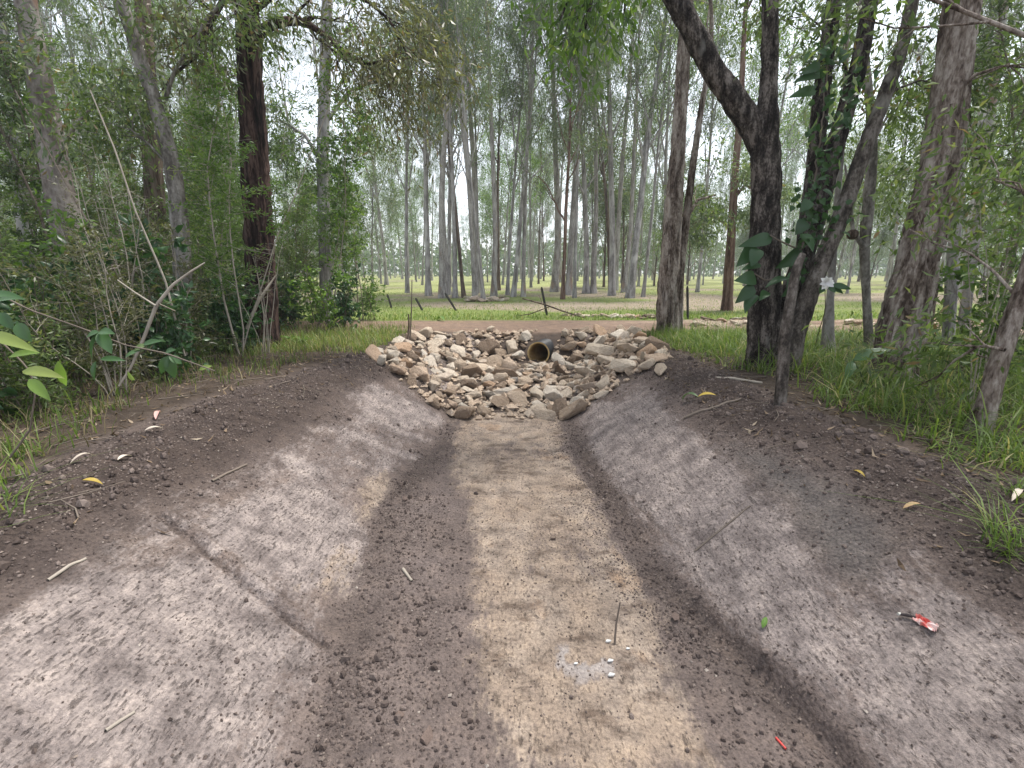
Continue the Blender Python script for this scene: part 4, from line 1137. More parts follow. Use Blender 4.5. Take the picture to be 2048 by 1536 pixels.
# ------------------------------------------------------------------ saplings and bushes of the thicket
def bush_variant(seed, h, nst, spread, lm, leafL, leafW, start, twl, ntw, nlf, r=.012, shape='diamond', droop=.2, upw=.08, bk=None):
    rs = np.random.RandomState(seed)
    gs, gl = Geo(), Geo()
    for s in range(nst):
        az = rs.uniform(0, 6.28); t = rs.uniform(.3, 1) * spread
        hh = h * rs.uniform(.65, 1.05)
        P, _ = wander(rs, (rs.normal(0, .05), rs.normal(0, .05), -.06), (math.cos(az) * t, math.sin(az) * t, 1), hh, 9, .09, upw)
        R = np.linspace(r * rs.uniform(.7, 1.3), r * .25, len(P))
        tube(gs, P, R, 5)
        for i in range(ntw):
            f = start + (1 - start) * rs.uniform(0, 1)
            a = min(int(f * (len(P) - 1)), len(P) - 2); p = P[a] + (P[a + 1] - P[a]) * (f * (len(P) - 1) - a)
            az2 = rs.uniform(0, 6.28); el = rs.uniform(-.15, .9)
            d = (math.cos(az2) * math.cos(el), math.sin(az2) * math.cos(el), math.sin(el))
            T, _ = wander(rs, p, d, twl * rs.uniform(.5, 1.25) * (1.1 - .5 * f), 4, .2, -.02)
            tube(gs, T, np.linspace(r * .28, r * .10, len(T)), 3)
            u = rs.uniform(.15, 1, nlf) * (len(T) - 1); b = np.minimum(u.astype(int), len(T) - 2)
            q = T[b] + (T[b + 1] - T[b]) * (u - b)[:, None]
            leaves(gl, rs, q + rs.normal(0, twl * .05, q.shape), unit(T[b + 1] - T[b]) * .5 + rs.normal(0, .55, q.shape), leafL, leafW, droop, np.full(nlf, np.clip(rs.normal(.48, .17), 0, 1)), shape=shape)
    ms, ml = gs.mesh("stems"), gl.mesh("foliage")
    ms.materials.append(bk or BK_TWIG); ml.materials.append(lm)
    return ms, ml
SAP = [bush_variant(601, 4.2, 4, .22, LM_WATTLE, .070, .019, .18, .55, 34, 34),
       bush_variant(602, 5.0, 3, .18, LM_FRESH, .065, .018, .25, .60, 44, 32, bk=BK_TWIGPALE),
       bush_variant(603, 3.4, 5, .30, LM_WATTLE, .060, .016, .15, .50, 28, 32),
       bush_variant(604, 4.6, 3, .20, LM_FRESH, .085, .032, .30, .60, 40, 24, bk=BK_TWIGPALE),
       bush_variant(605, 6.5, 2, .15, LM_GUM, .085, .022, .35, .85, 60, 30, .02)]
BUSH = [bush_variant(611, 1.2, 7, .55, LM_DARK, .095, .050, .15, .34, 12, 9, .008, 'six', .3),
        bush_variant(612, 1.6, 6, .45, LM_FRESH, .085, .042, .2, .36, 15, 10, .008, 'six', .3),
        bush_variant(613, 1.0, 9, .60, LM_WATTLE, .060, .018, .1, .35, 14, 16, .007, 'diamond', .1),
        bush_variant(614, 1.9, 6, .40, LM_WATTLE, .055, .016, .15, .42, 20, 20, .008, 'diamond', .1),
        bush_variant(615, 1.4, 8, .5, LM_OLIVE, .060, .014, .1, .4, 14, 20, .007, 'diamond', .1, bk=BK_TWIGPALE)]
BARE = bush_variant(621, 2.4, 6, .28, LM_OLIVE, .05, .012, .5, .45, 9, 5, .009, bk=BK_TWIGPALE)
def plant(pair, name, x, y, s, label, group, cat, rs):
    e = empty(name, (x, y, float(Hs(x, y))), rs.uniform(0, 6.28))
    e.scale = (s, s, s * rs.uniform(.9, 1.1))
    obj("stems", pair[0], None, e); obj("foliage", pair[1], None, e)
    return tag(e, label, cat, group)
rs = np.random.RandomState(77)
KIND = ["fine-leaved green", "tall fine-leaved pale-stemmed", "olive fine-leaved", "bright-leaved pale-stemmed", "tall gum-leaved"]
BK_ = ["broad dark-leaved", "broad bright-leaved", "low fine-leaved", "upright fine-leaved", "olive spiky-leaved"]
MARKS = [(bpy.data.objects[n].location, t) for n, t in (("pink_barked_tree", "the orange-patched trunk"), ("mottled_tree", "the mottled trunk"), ("brown_tree", "the straight brown trunk"), ("ironbark", "the ironbark"), ("left_gum", "the smooth far left trunk"),
         ("thicket_gum", "the grey gum right of the ironbark"), ("paperbark", "the big paperbark"), ("edge_tree", "the right edge trunk"), ("grey_tree", "the straight grey trunk"), ("pale_tree", "the pale trunk at the right"))]
def beside(x, y):
    p, t = min(MARKS, key=lambda m: (m[0].x - x) ** 2 + (m[0].y - y) ** 2)
    return ("in front of " if y < p.y - .7 else "behind " if y > p.y + .7 else "left of " if x < p.x else "right of ") + t
def thicket(n, bushes, xf, side, ys, ptsmin, sap_p, clear=None):
    done = []
    tr = 0
    while len(done) < n and tr < 9000:
        tr += 1
        y = rs.uniform(*ys); x = xf(y)
        if clear and clear(x, y): continue
        if any((x - a) ** 2 + (y - b) ** 2 < ptsmin ** 2 for a, b in done): continue
        done.append((x, y))
        if bushes:
            v = int(rs.choice(5, p=sap_p)); plant(BUSH[v], "bush", x, y, rs.uniform(.75, 1.2), "%s bush %s" % (BK_[v], beside(x, y)), "%s bushes %s" % (BK_[v], side), "bush", rs)
        else:
            v = int(rs.choice(5, p=sap_p)); plant(SAP[v], "sapling", x, y, rs.uniform(.75, 1.15), "%s sapling %s" % (KIND[v], beside(x, y)), "%s saplings %s" % (KIND[v], side), "sapling", rs)
    return done
edgeL = lambda y: -2.75 - .10 * max(0, y - 6) ** 1 
gapL = lambda x, y: (x > -2.9 - .22 * max(0, y - 4))
L_ = "left of the ditch"
thicket(40, False, lambda y: edgeL(y) - .35 - 8.5 * rs.uniform(0, 1) ** 1.5, L_, (5.6, 15), .55, [.27, .25, .2, .16, .12], lambda x, y: gapL(x, y) or (y > 8.5 and x > -3.7 - .12 * (y - 8.5)) or (y < 7.2 and (60 < 1024 + 967 * x / y < 250 or 310 < 1024 + 967 * x / y < 420)))
thicket(78, True, lambda y: edgeL(y) - .1 - 5.5 * rs.uniform(0, 1) ** 1.7, L_, (2.4, 11), .36, [.26, .26, .18, .20, .10], lambda x, y: gapL(x + .25, y) or (y > 8.3 and x > -3.6))
R_ = "right of the ditch"
thicket(13, False, lambda y: 5.4 + 9 * rs.uniform(0, 1) ** 1.2, R_, (4.2, 15), .9, [.2, .2, .1, .2, .3], lambda x, y: x / y < .84 or (8.3 < y < 11.9))
thicket(9, True, lambda y: 3.4 + 3.5 * rs.uniform(0, 1), R_, (2.2, 5.2), .5, [.1, .2, .3, .3, .1], lambda x, y: x / y < .93)
for x, y, s in ((-3.6, 4.6, .8), (-4.2, 5.4, .9), (-3.2, 6.2, .7), (3.4, 3.4, .6)):
    plant(BARE, "bare_shrub", x, y, s, "nearly leafless pale-stemmed shrub " + beside(x, y), "leafless shrubs in the thicket", "shrub", rs)
for px, py, v, s, lb in ((745, 640, 1, .8, "rounded bright bush at the thicket edge beside the track"), (690, 662, 0, 1.0, "dark glossy bush at the thicket edge above the culvert stones"),
                         (640, 672, 1, .9, "bright-leaved bush just right of the ironbark foot"), (475, 705, 0, 1.0, "dark broad-leaved bush at the ironbark's left foot")):
    p = G(px, py); plant(BUSH[v], "bush", p[0], p[1], s, lb, None, "bush", rs)
for px, py, s, lb in ((725, 640, 1.0, "leafy sapling overhanging the left end of the track"), (660, 655, 1.05, "leafy sapling between the ironbark and the track")):
    p = G(px, py); plant(SAP[3], "sapling", p[0], p[1], s, lb, None, "sapling", rs)

# ------------------------------------------------------------------ grass, stalks, litter
def blades(rs, x, y, h, w, lean, val, zb=None):
    n = len(x)
    z = Hs(x, y) if zb is None else zb
    az = rs.uniform(0, 6.28, n); l = lean * rs.uniform(.3, 1.4, n)
    dx, dy = np.cos(az), np.sin(az)
    sx, sy = -dy, dx
    V = np.zeros((n, 7, 3))
    for i, t in enumerate((0, .4, .75, 1.0)):
        bend = l * t ** 2 * h
        hz = h * t * (1 - .35 * np.minimum(l, 1.2) * t)
        cx, cy, cz = x + dx * bend, y + dy * bend, z - .015 + hz
        ww = w * (1, .85, .5, 0)[i] / 2
        if i < 3:
            V[:, 2 * i] = np.stack([cx - sx * ww, cy - sy * ww, cz], 1); V[:, 2 * i + 1] = np.stack([cx + sx * ww, cy + sy * ww, cz], 1)
        else: V[:, 6] = np.stack([cx, cy, cz], 1)
    o = np.arange(n)[:, None] * 7
    f4 = np.concatenate([o + np.array([[0, 1, 3, 2]]), o + np.array([[2, 3, 5, 4]])]); f3 = o + np.array([[4, 5, 6]])
    return V.reshape(-1, 3), f3, f4, np.repeat(val, 7)
def tufts(rs, cx, cy, per, rad):
    n = len(cx)
    return np.repeat(cx, per) + rs.normal(0, rad, n * per), np.repeat(cy, per) + rs.normal(0, rad, n * per)
def grass_obj(name, rs, x, y, h, w, lean, val, mat, label):
    V, f3, f4, a = blades(rs, x, y, h, w, lean, val)
    return tag(obj(name, mesh_np(name, V, [f3, f4], {"val": a}), mat), label, "grass", kind="stuff")
rs = np.random.RandomState(91)
def keep(m, *a): return [q[m] for q in a]
# long lush grass on the right bank
cx = rs.uniform(1.8, 7.5, 3400); cy = rs.uniform(1.2, 8.7, 3400)
m = (cx > crest_r(cy) + .22 + .25 * fbm(cx * 1.2, cy * 1.2, 301, 3) + .25 * sstep(2.4, 3.2, cy) * (1 - sstep(4.2, 5.2, cy))) & (rs.uniform(0, 1, len(cx)) < .45 + .75 * fbm(cx * .9, cy * .9, 302, 3) + .25)
cx, cy = keep(m, cx, cy)
x, y = tufts(rs, cx, cy, 13, .055)
h = np.clip(rs.lognormal(math.log(.145), .5, len(x)), .04, .42) * (.7 + .5 * sstep(2.3, 3.0, x - crest_r(y) + 2.2))
grass_obj("grass", rs, x, y, h, rs.uniform(.005, .013, len(x)), rs.uniform(.5, 2.0, len(x)), np.clip(rs.normal(.55, .26, len(x)), 0, 1), LM_GRASS, "long bright green grass on the right bank")
# left bank: thin green and straw
cx = rs.uniform(-8, -2.0, 2600); cy = rs.uniform(1.2, 10, 2600)
m = (cx < crest_l(cy) - .30 + .3 * fbm(cx * 1.1, cy * 1.1, 303, 3)) & (rs.uniform(0, 1, len(cx)) < .75)
cx, cy = keep(m, cx, cy)
x, y = tufts(rs, cx, cy, 5, .07)
h = np.clip(rs.lognormal(math.log(.13), .5, len(x)), .05, .5)
grass_obj("grass", rs, x, y, h, rs.uniform(.004, .009, len(x)), rs.uniform(.3, 1.3, len(x)), np.clip(rs.normal(.45, .3, len(x)), 0, 1), LM_DRY, "straw and thin green grass under the left thicket")
x, y = tufts(rs, cx, cy, 6, .06)
h = np.clip(rs.lognormal(math.log(.12), .5, len(x)), .05, .4)
grass_obj("grass", rs, x, y, h, rs.uniform(.005, .010, len(x)), rs.uniform(.3, 1.1, len(x)), np.clip(rs.normal(.35, .2, len(x)), 0, 1), LM_GRASS, "scattered green grass under the left thicket")
# tufts hanging in at the two near corners
tp = [G(2025, 985), G(2040, 1040), G(2010, 1085), G(2045, 1090), G(1990, 930), G(8, 1000), G(25, 950), G(-20, 1060), G(60, 905)]
cx = np.repeat([p[0] for p in tp], 4) + rs.normal(0, .05, 36); cy = np.repeat([p[1] for p in tp], 4) + rs.normal(0, .05, 36)
x, y = tufts(rs, cx, cy, 9, .03)
grass_obj("grass", rs, x, y, np.clip(rs.lognormal(math.log(.15), .4, len(x)), .05, .32), rs.uniform(.004, .008, len(x)), rs.uniform(.8, 2.4, len(x)), np.clip(rs.normal(.55, .25, len(x)), 0, 1), LM_GRASS, "bent grass tufts on the bank edges nearest the camera")
# strips beside the culvert and short paddock grass
cx = np.concatenate([rs.uniform(2.35, 4.2, 420), rs.uniform(-3.6, -1.9, 330)]); cy = np.concatenate([rs.uniform(6.0, 8.75, 420), rs.uniform(6.2, 8.9, 330)])
m = poly_dist(cx, cy, APRON) > .05; cx, cy = keep(m, cx, cy)
x, y = tufts(rs, cx, cy, 11, .06)
grass_obj("grass", rs, x, y, np.clip(rs.lognormal(math.log(.13), .4, len(x)), .05, .35), rs.uniform(.006, .011, len(x)), rs.uniform(.3, 1, len(x)), np.clip(rs.normal(.52, .2, len(x)) + .25 * (x < 0), 0, 1), LM_GRASS, "grass tufts at both ends of the culvert stones")
u = rs.uniform(0, 1, 52000); y = 11.35 + 22 * u ** 1.7; x = rs.uniform(-1.1, 1.1, len(u)) * (y + 1)
m = (samp(T_FI, x, y) > .5) & (rs.uniform(0, 1, len(x)) < np.clip(.55 + .9 * fbm(x * .5, y * .5, 305, 3) + .5 * (y < 16) - .25 * (np.abs(y - 20) < 3), .05, 1))
x, y = keep(m, x, y)
grass_obj("grass", rs, x, y, rs.uniform(.03, .11, len(x)) * (1 + .5 * (y < 13)), rs.uniform(.010, .022, len(x)), rs.uniform(.3, 1.2, len(x)), np.clip(rs.normal(.58, .2, len(x)) + .12 * (y > 20), 0, 1), LM_GRASS, "short grass of the paddock beyond the track")

# dead leaves and twigs on the bank tops and the forest floor
def flat_leaves(rs, x, y, L, W):
    n = len(x); az = rs.uniform(0, 6.28, n)
    e = .03
    nrm = unit(np.stack([-(Hs(x + e, y) - Hs(x - e, y)) / (2 * e), -(Hs(x, y + e) - Hs(x, y - e)) / (2 * e), np.ones(n)], 1) + rs.normal(0, .28, (n, 3)))
    d = unit(np.cross(nrm, np.stack([np.cos(az), np.sin(az), np.zeros(n)], 1))); s = np.cross(nrm, d)
    p = np.stack([x, y, Hs(x, y) + .006], 1)
    c = nrm * (rs.uniform(-.1, .35, n) * L)[:, None]
    V = np.stack([p - d * L[:, None] / 2 + c, p + s * W[:, None] / 2, p + d * L[:, None] / 2 + c, p - s * W[:, None] / 2], 1)
    return V.reshape(-1, 3), np.arange(n * 4).reshape(n, 4)
def bank_points(n):
    x = np.where(rs.uniform(0, 1, n) < .5, -1, 1) * (1.6 + 4.5 * rs.uniform(0, 1, n) ** 2.0); y = rs.uniform(1.0, 9.0, n)
    ex = np.maximum(x - crest_r(y), crest_l(y) - x)
    m = rs.uniform(0, 1, n) < np.where(ex > .05, .9, np.where(ex > -.5, .12, .015))
    return x[m], y[m]
x, y = bank_points(11000)
g = Geo(); V, F = flat_leaves(rs, x, y, rs.uniform(.03, .10, len(x)), rs.uniform(.008, .024, len(x)))
g.add(V, f4=F, a=np.repeat(rs.uniform(0, 1, len(x)), 4))
tag(obj("leaf_litter", g.mesh("leaf_litter", False), LM_LITTER), "dry fallen leaves strewn over both bank tops", "leaf litter", kind="stuff")
x, y = bank_points(2200); g = Geo()
for a, b in zip(x, y):
    az = rs.uniform(0, 6.28); L = rs.uniform(.05, .32)
    P = np.array([[a + math.cos(az) * L * t, b + math.sin(az) * L * t, 0] for t in (-.5, 0, .5)]); P[1, :2] += rs.normal(0, .012, 2)
    P[:, 2] = Hs(P[:, 0], P[:, 1]) + .008 + rs.uniform(0, .025, 3)
    tube(g, P, np.array([1, .9, .5]) * rs.uniform(.0015, .0045), 4, val=rs.uniform())
tag(obj("twig_litter", g.mesh("twig_litter"), BK_TWIG), "thin dry twigs strewn over both bank tops", "twigs", kind="stuff")
# ------------------------------------------------------------------ single leaves, vine, creeper, ferns
def leaf_between(p0, p1, W, hint=(0, 0, 1), curl=.12, fold=.22, heart=False, n=8, wave=0.0, seed=0):
    p0, p1 = np.asarray(p0, float), np.asarray(p1, float)
    d = p1 - p0; L = np.linalg.norm(d); d = d / L
    s_ = unit(np.cross(d, np.asarray(hint, float))); nn = np.cross(s_, d)
    s = np.linspace(0, 1, n)
    prof = (np.sin(math.pi * np.clip(s, 0, 1) ** .62) ** .85 if heart else np.sin(math.pi * s ** .8) ** .9)
    prof[0], prof[-1] = .04, .02
    u = np.array([-1, -.5, 0, .5, 1])
    rs = np.random.RandomState(seed)
    arch = curl * L * 4 * s * (1 - s) * .6
    V = (p0 + d * (s * L)[:, None] + nn * arch[:, None])[:, None] + s_ * (u[None] * (prof * W / 2)[:, None])[..., None] \
        + nn * ((np.abs(u)[None] * (prof * W / 2)[:, None]) * fold + wave * W * rs.normal(0, 1, (n, 5)) * (np.abs(u) > .8))[..., None]
    i = np.arange(n - 1)[:, None] * 5; j = np.arange(4)[None]
    F = np.stack([i + j, i + j + 1, i + j + 6, i + j + 5], -1).reshape(-1, 4)
    return V.reshape(-1, 3), F

def leaf_part(name, parent, p0, p1, W, mat, val=.5, **kw):
    V, F = leaf_between(np.asarray(p0) - np.array(parent.location), np.asarray(p1) - np.array(parent.location), W, **kw)
    return obj(name, mesh_np(name, V, [F], {"val": np.full(len(V), val)}), mat, parent)

def wpx(w, Y): return w * Y / FPX

rs = np.random.RandomState(123)
vine = empty("climbing_vine", tuple(G(1590, 742)))
tag(vine, "glossy dark broad-leaved vine climbing the forked and leaning trunks", "vine")
for i, (a, b, c, d, w) in enumerate(((1545, 475, 1476, 494, 26), (1512, 492, 1472, 534, 32), (1516, 497, 1502, 534, 26), (1522, 530, 1482, 541, 18), (1512, 556, 1468, 562, 30), (1508, 572, 1470, 607, 26),
                                     (1514, 590, 1490, 627, 28), (1535, 583, 1518, 602, 18), (1604, 500, 1550, 537, 30), (1592, 545, 1574, 584, 24), (1577, 556, 1530, 576, 20), (1600, 468, 1626, 505, 34),
                                     (1582, 570, 1562, 594, 20), (1610, 440, 1590, 470, 26), (1640, 126, 1598, 150, 18), (1640, 150, 1585, 166, 18), (1632, 182, 1576, 196, 20), (1692, 100, 1676, 130, 16),
                                     (1684, 225, 1694, 256, 20), (1620, 400, 1600, 425, 22), (1645, 380, 1668, 400, 20))):
    Y = 4.92 + rs.uniform(-.06, .1) + (.25 if b < 300 else 0)
    leaf_part("leaf", vine, atY(a, b, Y), atY(c, d, Y - rs.uniform(0, .12)), wpx(w, Y), LM_DARK, rs.uniform(.1, .6), hint=(rs.normal(0, .6), -.8, rs.uniform(.1, 1.1)), curl=.15, heart=True, seed=i)
g = Geo(); P, R = px_path([(1568, 738, 5), (1575, 640, 5), (1588, 560, 5), (1608, 480, 4), (1622, 400, 4), (1640, 300, 4), (1650, 180, 3), (1660, 80, 3)], 5.02, .2)
Q, q = smooth_path(P - np.array(vine.location), R, .06); Q += rs.normal(0, .008, Q.shape); tube(g, Q, q, 5)
P, R = px_path([(1570, 560, 4), (1530, 560, 4), (1505, 545, 3)], 4.95); tube(g, P - np.array(vine.location), R, 5)
P, R = px_path([(1600, 500, 4), (1560, 482, 4), (1540, 470, 3)], 4.95); tube(g, P - np.array(vine.location), R, 5)
obj("stem", g.mesh("stem"), BK_TWIG, vine)
gl = Geo()
for path, n in (([(1590, 560), (1608, 480), (1622, 400), (1636, 300), (1648, 180), (1664, 60)], 150), ([(1625, 440), (1660, 320), (1690, 220), (1720, 120)], 90), ([(1640, 500), (1690, 400)], 25)):
    pp = np.array(path, float); t = rs.uniform(0, len(pp) - 1, n); a = np.minimum(t.astype(int), len(pp) - 2); pq = pp[a] + (pp[a + 1] - pp[a]) * (t - a)[:, None]
    for (u, v) in pq:
        p = atY(u + rs.normal(0, 16), v, 5.05 + rs.normal(0, .07)) - np.array(vine.location)
        leaves(gl, rs, p[None], rs.normal(0, .6, (1, 3)), .085, .055, .5, np.array([.45]), shape='six')
o = obj("small_leaves", gl.mesh("small_leaves"), LM_DARK, vine); o["kind"] = "stuff"

bl = empty("broad_leaf_seedling", tuple(G(1735, 775)))
tag(bl, "seedling with one long ribbed blue-green leaf before the big paperbark", "plant")
p0 = atY(1706, 722, 4.0)
leaf_part("leaf", bl, p0, atY(1782, 699, 3.95), wpx(30, 4), LM_DARK, .75, hint=(0, -.5, .9), wave=.04)
leaf_part("leaf", bl, p0, atY(1690, 760, 3.9), wpx(18, 4), LM_DARK, .7, hint=(0, -.6, .8))
g = Geo(); tube(g, np.array([np.array([0, 0, -.05]), (p0 - np.array(bl.location)) * .6 + np.array([.01, 0, 0]), p0 - np.array(bl.location)]), np.array([.006, .005, .004]), 5)
obj("stem", g.mesh("stem"), LM_DARK, bl)

cr = empty("creeper", tuple(G(20, 900)))
tag(cr, "creeper with long pointed bright and bluish leaves at the left frame edge", "creeper")
for i, (a, b, c, d, w, Y, v, m) in enumerate(((-30, 668, 78, 705, 26, 2.0, .85, 1), (18, 714, 82, 706, 18, 2.0, .8, 1), (45, 742, 130, 757, 24, 1.95, .95, 1), (116, 722, 133, 772, 18, 2.0, .75, 1), (58, 758, 102, 802, 22, 2.0, .7, 1),
                                              (-20, 588, 52, 600, 18, 2.2, .7, 0), (-20, 612, 46, 598, 14, 2.2, .75, 0), (34, 645, 64, 684, 26, 2.25, .8, 0), (0, 625, 30, 660, 22, 2.25, .5, 0),
                                              (198, 664, 186, 722, 22, 2.7, .6, 0), (198, 664, 224, 708, 24, 2.7, .7, 0), (198, 664, 230, 668, 18, 2.7, .75, 0), (198, 664, 172, 676, 18, 2.7, .6, 0), (192, 722, 190, 762, 14, 2.7, .7, 0), (200, 718, 252, 722, 14, 2.7, .5, 0),
                                              (338, 712, 322, 748, 20, 3.0, .7, 0), (338, 712, 350, 757, 22, 3.0, .7, 0), (338, 712, 364, 728, 18, 3.0, .65, 0), (330, 705, 352, 700, 14, 3.0, .6, 0), (292, 690, 268, 702, 16, 2.9, .85, 0), (250, 715, 285, 700, 14, 2.85, .8, 0),
                                              (285, 690, 325, 682, 14, 2.9, .6, 0), (398, 740, 425, 732, 12, 3.2, .8, 1), (270, 760, 255, 742, 12, 2.9, .8, 1))):
    leaf_part("leaf", cr, atY(a, b, Y), atY(c, d, Y - .06 + rs.uniform(0, .1)), wpx(w, Y), LM_FRESH if m else LM_DARK, v, hint=(rs.normal(0, .25), -.7, .8), curl=.14, seed=i)
g = Geo()
for path, Y in (([(-60, 560, 5), (60, 620, 5), (160, 655, 4), (250, 690, 4), (330, 706, 4), (430, 742, 3)], 2.75), ([(-60, 640, 5), (10, 690, 5), (60, 740, 4), (70, 790, 4)], 2.05)):
    P, R = px_path(path, Y); Q, q = smooth_path(P - np.array(cr.location), R, .05); tube(g, Q, q, 5)
P, R = px_path([(70, 790, 4), (60, 860, 5), (20, 915, 6)], 2.1); tube(g, P - np.array(cr.location), R, 5)
obj("stem", g.mesh("stem"), BK_TWIG, cr)

def fern(px, py, nf, L, seed, label):
    rs = np.random.RandomState(seed); base = G(px, py)
    e = empty("fern", tuple(base)); tag(e, label, "fern")
    for i in range(nf):
        az = rs.uniform(0, 6.28); el = rs.uniform(.75, 1.15); s = np.linspace(0, 1, 14); ll = L * rs.uniform(.7, 1.1)
        h = np.array([math.cos(az), math.sin(az), 0])
        P = h * (s * ll * math.cos(el) * 1.1)[:, None] + np.array([0, 0, 1]) * (ll * math.sin(el) * (s - .55 * s ** 2.2))[:, None]
        g = Geo(); tube(g, P, np.linspace(.003, .001, 14), 4, val=.4)
        side = np.array([-h[1], h[0], 0]); m = s > .12
        for sg in (-1, 1):
            w = .42 * ll * np.sin(math.pi * np.clip(s[m] * .9 + .08, 0, 1)) ** .8 * .5
            leaves(g, rs, P[m], np.repeat((side * sg)[None], m.sum(), 0) + h * .35 + rs.normal(0, .05, (m.sum(), 3)), w, .028, .25, np.full(m.sum(), .6))
        obj("frond", g.mesh("frond"), LM_FRESH, e)
fern(1995, 760, 8, .62, 1, "bright fern behind the rough trunk at the right frame edge")
fern(1935, 735, 7, .5, 2, "smaller fern between the grey trunk and the edge trunk")
fern(600, 690, 6, .4, 3, "small fern at the thicket edge right of the ironbark")

# ------------------------------------------------------------------ branches, sticks, pickets
def stick(name, label, path, cat="stick", mat=None, Y=None, group=None, k=7, kids=()):
    """Y None: lies on the ground under its pixels"""
    if Y is None:
        P = np.array([G(a, b) for a, b, w in path]); R = np.array([w / FPX * math.hypot(p[1], CAM_Z - p[2]) / 2 for (a, b, w), p in zip(path, P)])
        P[:, 2] = Hs(P[:, 0], P[:, 1]) + R * .7
    else:
        P, R = px_path(path, Y[0], Y[1])
    base = P[0].copy()
    Q, q = smooth_path(P - base, R, max(.02, np.linalg.norm(P[-1] - P[0]) / 30))
    if Y is None: Q[:, 2] = np.maximum(Q[:, 2], Hs(Q[:, 0] + base[0], Q[:, 1] + base[1]) - base[2] + q * .6)
    g = Geo(); tube(g, Q, q, k, .12, 3, fz=14)
    for kp in kids:
        P2, R2 = px_path(kp, Y[0], Y[1]); tube(g, P2 - base, R2, 5, .1, 4, fz=14)
    o = obj(name, g.mesh(name), mat or BK_TWIG); o.location = tuple(base)
    return tag(o, label, cat, group)
stick("leaning_branch", "pale bent branch leaning out of the left thicket towards the ditch", [(238, 772, 5), (262, 735, 6), (290, 670, 8), (312, 612, 9), (345, 570, 7), (382, 543, 5), (410, 525, 3)], "branch", BK_TWIGPALE, (3.35, .3), kids=([(312, 612, 5), (270, 585, 4), (235, 560, 3)], [(318, 608, 4), (350, 622, 3)]))
stick("broken_branch", "pale broken branch propped against the ironbark foot", [(472, 722, 5), (492, 660, 7), (515, 605, 8), (535, 575, 6), (552, 550, 2)], "branch", BK_TWIGPALE, (6.2, .4))
stick("leaning_pole", "thin pale dead pole leaning left in front of the mottled trunk", [(372, 720, 5), (330, 560, 5), (270, 420, 4), (230, 300, 4), (180, 180, 3)], "branch", BK_TWIGPALE, (4.6, .2))
stick("slanting_vine_stem", "thin grey dead stem slanting across the far left trunk", [(330, 730, 6), (240, 560, 5), (150, 400, 5), (90, 290, 4), (30, 180, 3)], "branch", BK_TWIG, (5.2, .2))
stick("dead_stem", "tall thin dead stem standing left of the culvert stones", [(820, 682, 3), (823, 620, 2.5), (824, 560, 2)], "stem", BK_TWIG, (7.1, 0))
stick("dead_stem", "short dark dead stem beside the tall one left of the culvert stones", [(816, 680, 4), (818, 650, 3.5), (817, 628, 3)], "stem", BK_BROWN, (7.0, 0))
stick("fallen_stick", "straight grey stick lying on the right bank below the yellow leaf", [(1368, 838, 6), (1420, 822, 6), (1482, 796, 5)])
stick("fallen_stick", "pale stick lying at the foot of the forked tree", [(1430, 762, 6), (1480, 764, 6), (1524, 766, 5)], mat=BK_TWIGPALE)
stick("fallen_stick", "curved twig on the left batter below the thicket", [(424, 962, 5), (455, 945, 5), (494, 928, 4)])
stick("fallen_stick", "pale straw lying in the near left corner of the ditch", [(212, 1466, 6), (240, 1450, 6), (270, 1430, 5)], mat=BK_TWIGPALE)
stick("fallen_stick", "pale root stub on the left crest", [(95, 1158, 6), (130, 1138, 7), (172, 1118, 5)], mat=BK_TWIGPALE)
stick("fallen_stick", "small pale twig on the loose soil at the left toe", [(806, 1140, 6), (824, 1165, 5)], mat=BK_TWIGPALE)
stick("fallen_stick", "fine dark twig lying along the right batter", [(1390, 1105, 4), (1445, 1060, 4), (1500, 1012, 3)])
stick("upright_twig", "dark twig poking up from the clay floor near the white chips", [(1229, 1288, 5), (1232, 1250, 4), (1240, 1205, 3)], "twig", BK_TWIG, (1.82, .05))
stick("fallen_bough", "dark forked bough lying on the grass beyond the track", [(1170, 636, 2), (1125, 622, 3), (1090, 609, 3.5), (1045, 597, 2.5)], "branch", BK_BROWN, (11.9, .5), kids=([(1100, 613, 2), (1060, 628, 2), (1020, 634, 1.5)], [(1085, 608, 1.5), (1078, 590, 1.5)]))

M_STEEL = plain_mat("weathered_steel", (.045, .042, .040), .6, .4, .4, 9)
def picket(top, bot, label):
    b = G(*bot); p = atY(top[0], top[1], b[1]); d = p - b; L = np.linalg.norm(d) + .25
    ang = [0, 2.094, 4.189]; w, t = .032, .0045
    prof = []
    for a in ang:
        c, s = math.cos(a), math.sin(a)
        for rr, tt in ((.006, t), (w, t), (w, -t)): prof.append((c * rr - s * tt, s * rr + c * tt))
        prof.append((math.cos(a + 1.047) * .009, math.sin(a + 1.047) * .009)) if False else None
    prof = np.array(prof); n = len(prof)
    z = np.array([-.25, L - .30, L - .25])
    sc = np.array([1, 1, .55])
    V = np.concatenate([np.c_[prof * k, np.full(n, zz)] for k, zz in zip(sc, z)])
    F = [(i * n + j, i * n + (j + 1) % n, (i + 1) * n + (j + 1) % n, (i + 1) * n + j) for i in range(2) for j in range(n)]
    tri = [(2 * n, 2 * n + j, 2 * n + j + 1) for j in range(1, n - 1)]
    o = obj("steel_picket", mesh_np("steel_picket", V, [np.array(F), np.array(tri)], None, False), M_STEEL)
    o.location = tuple(b); o.rotation_euler = Vector(d).to_track_quat('Z', 'Y').to_euler()
    return tag(o, label, "fence post")
picket((890, 586), (912, 622), "dark steel picket leaning left, the right one of the two leaning posts in the grass")
picket((831, 596), (845, 622), "shorter dark steel picket leaning left, nearest the thicket")
picket((1083, 574), (1094, 631), "upright dark steel picket with a bough lying against it behind the culvert")
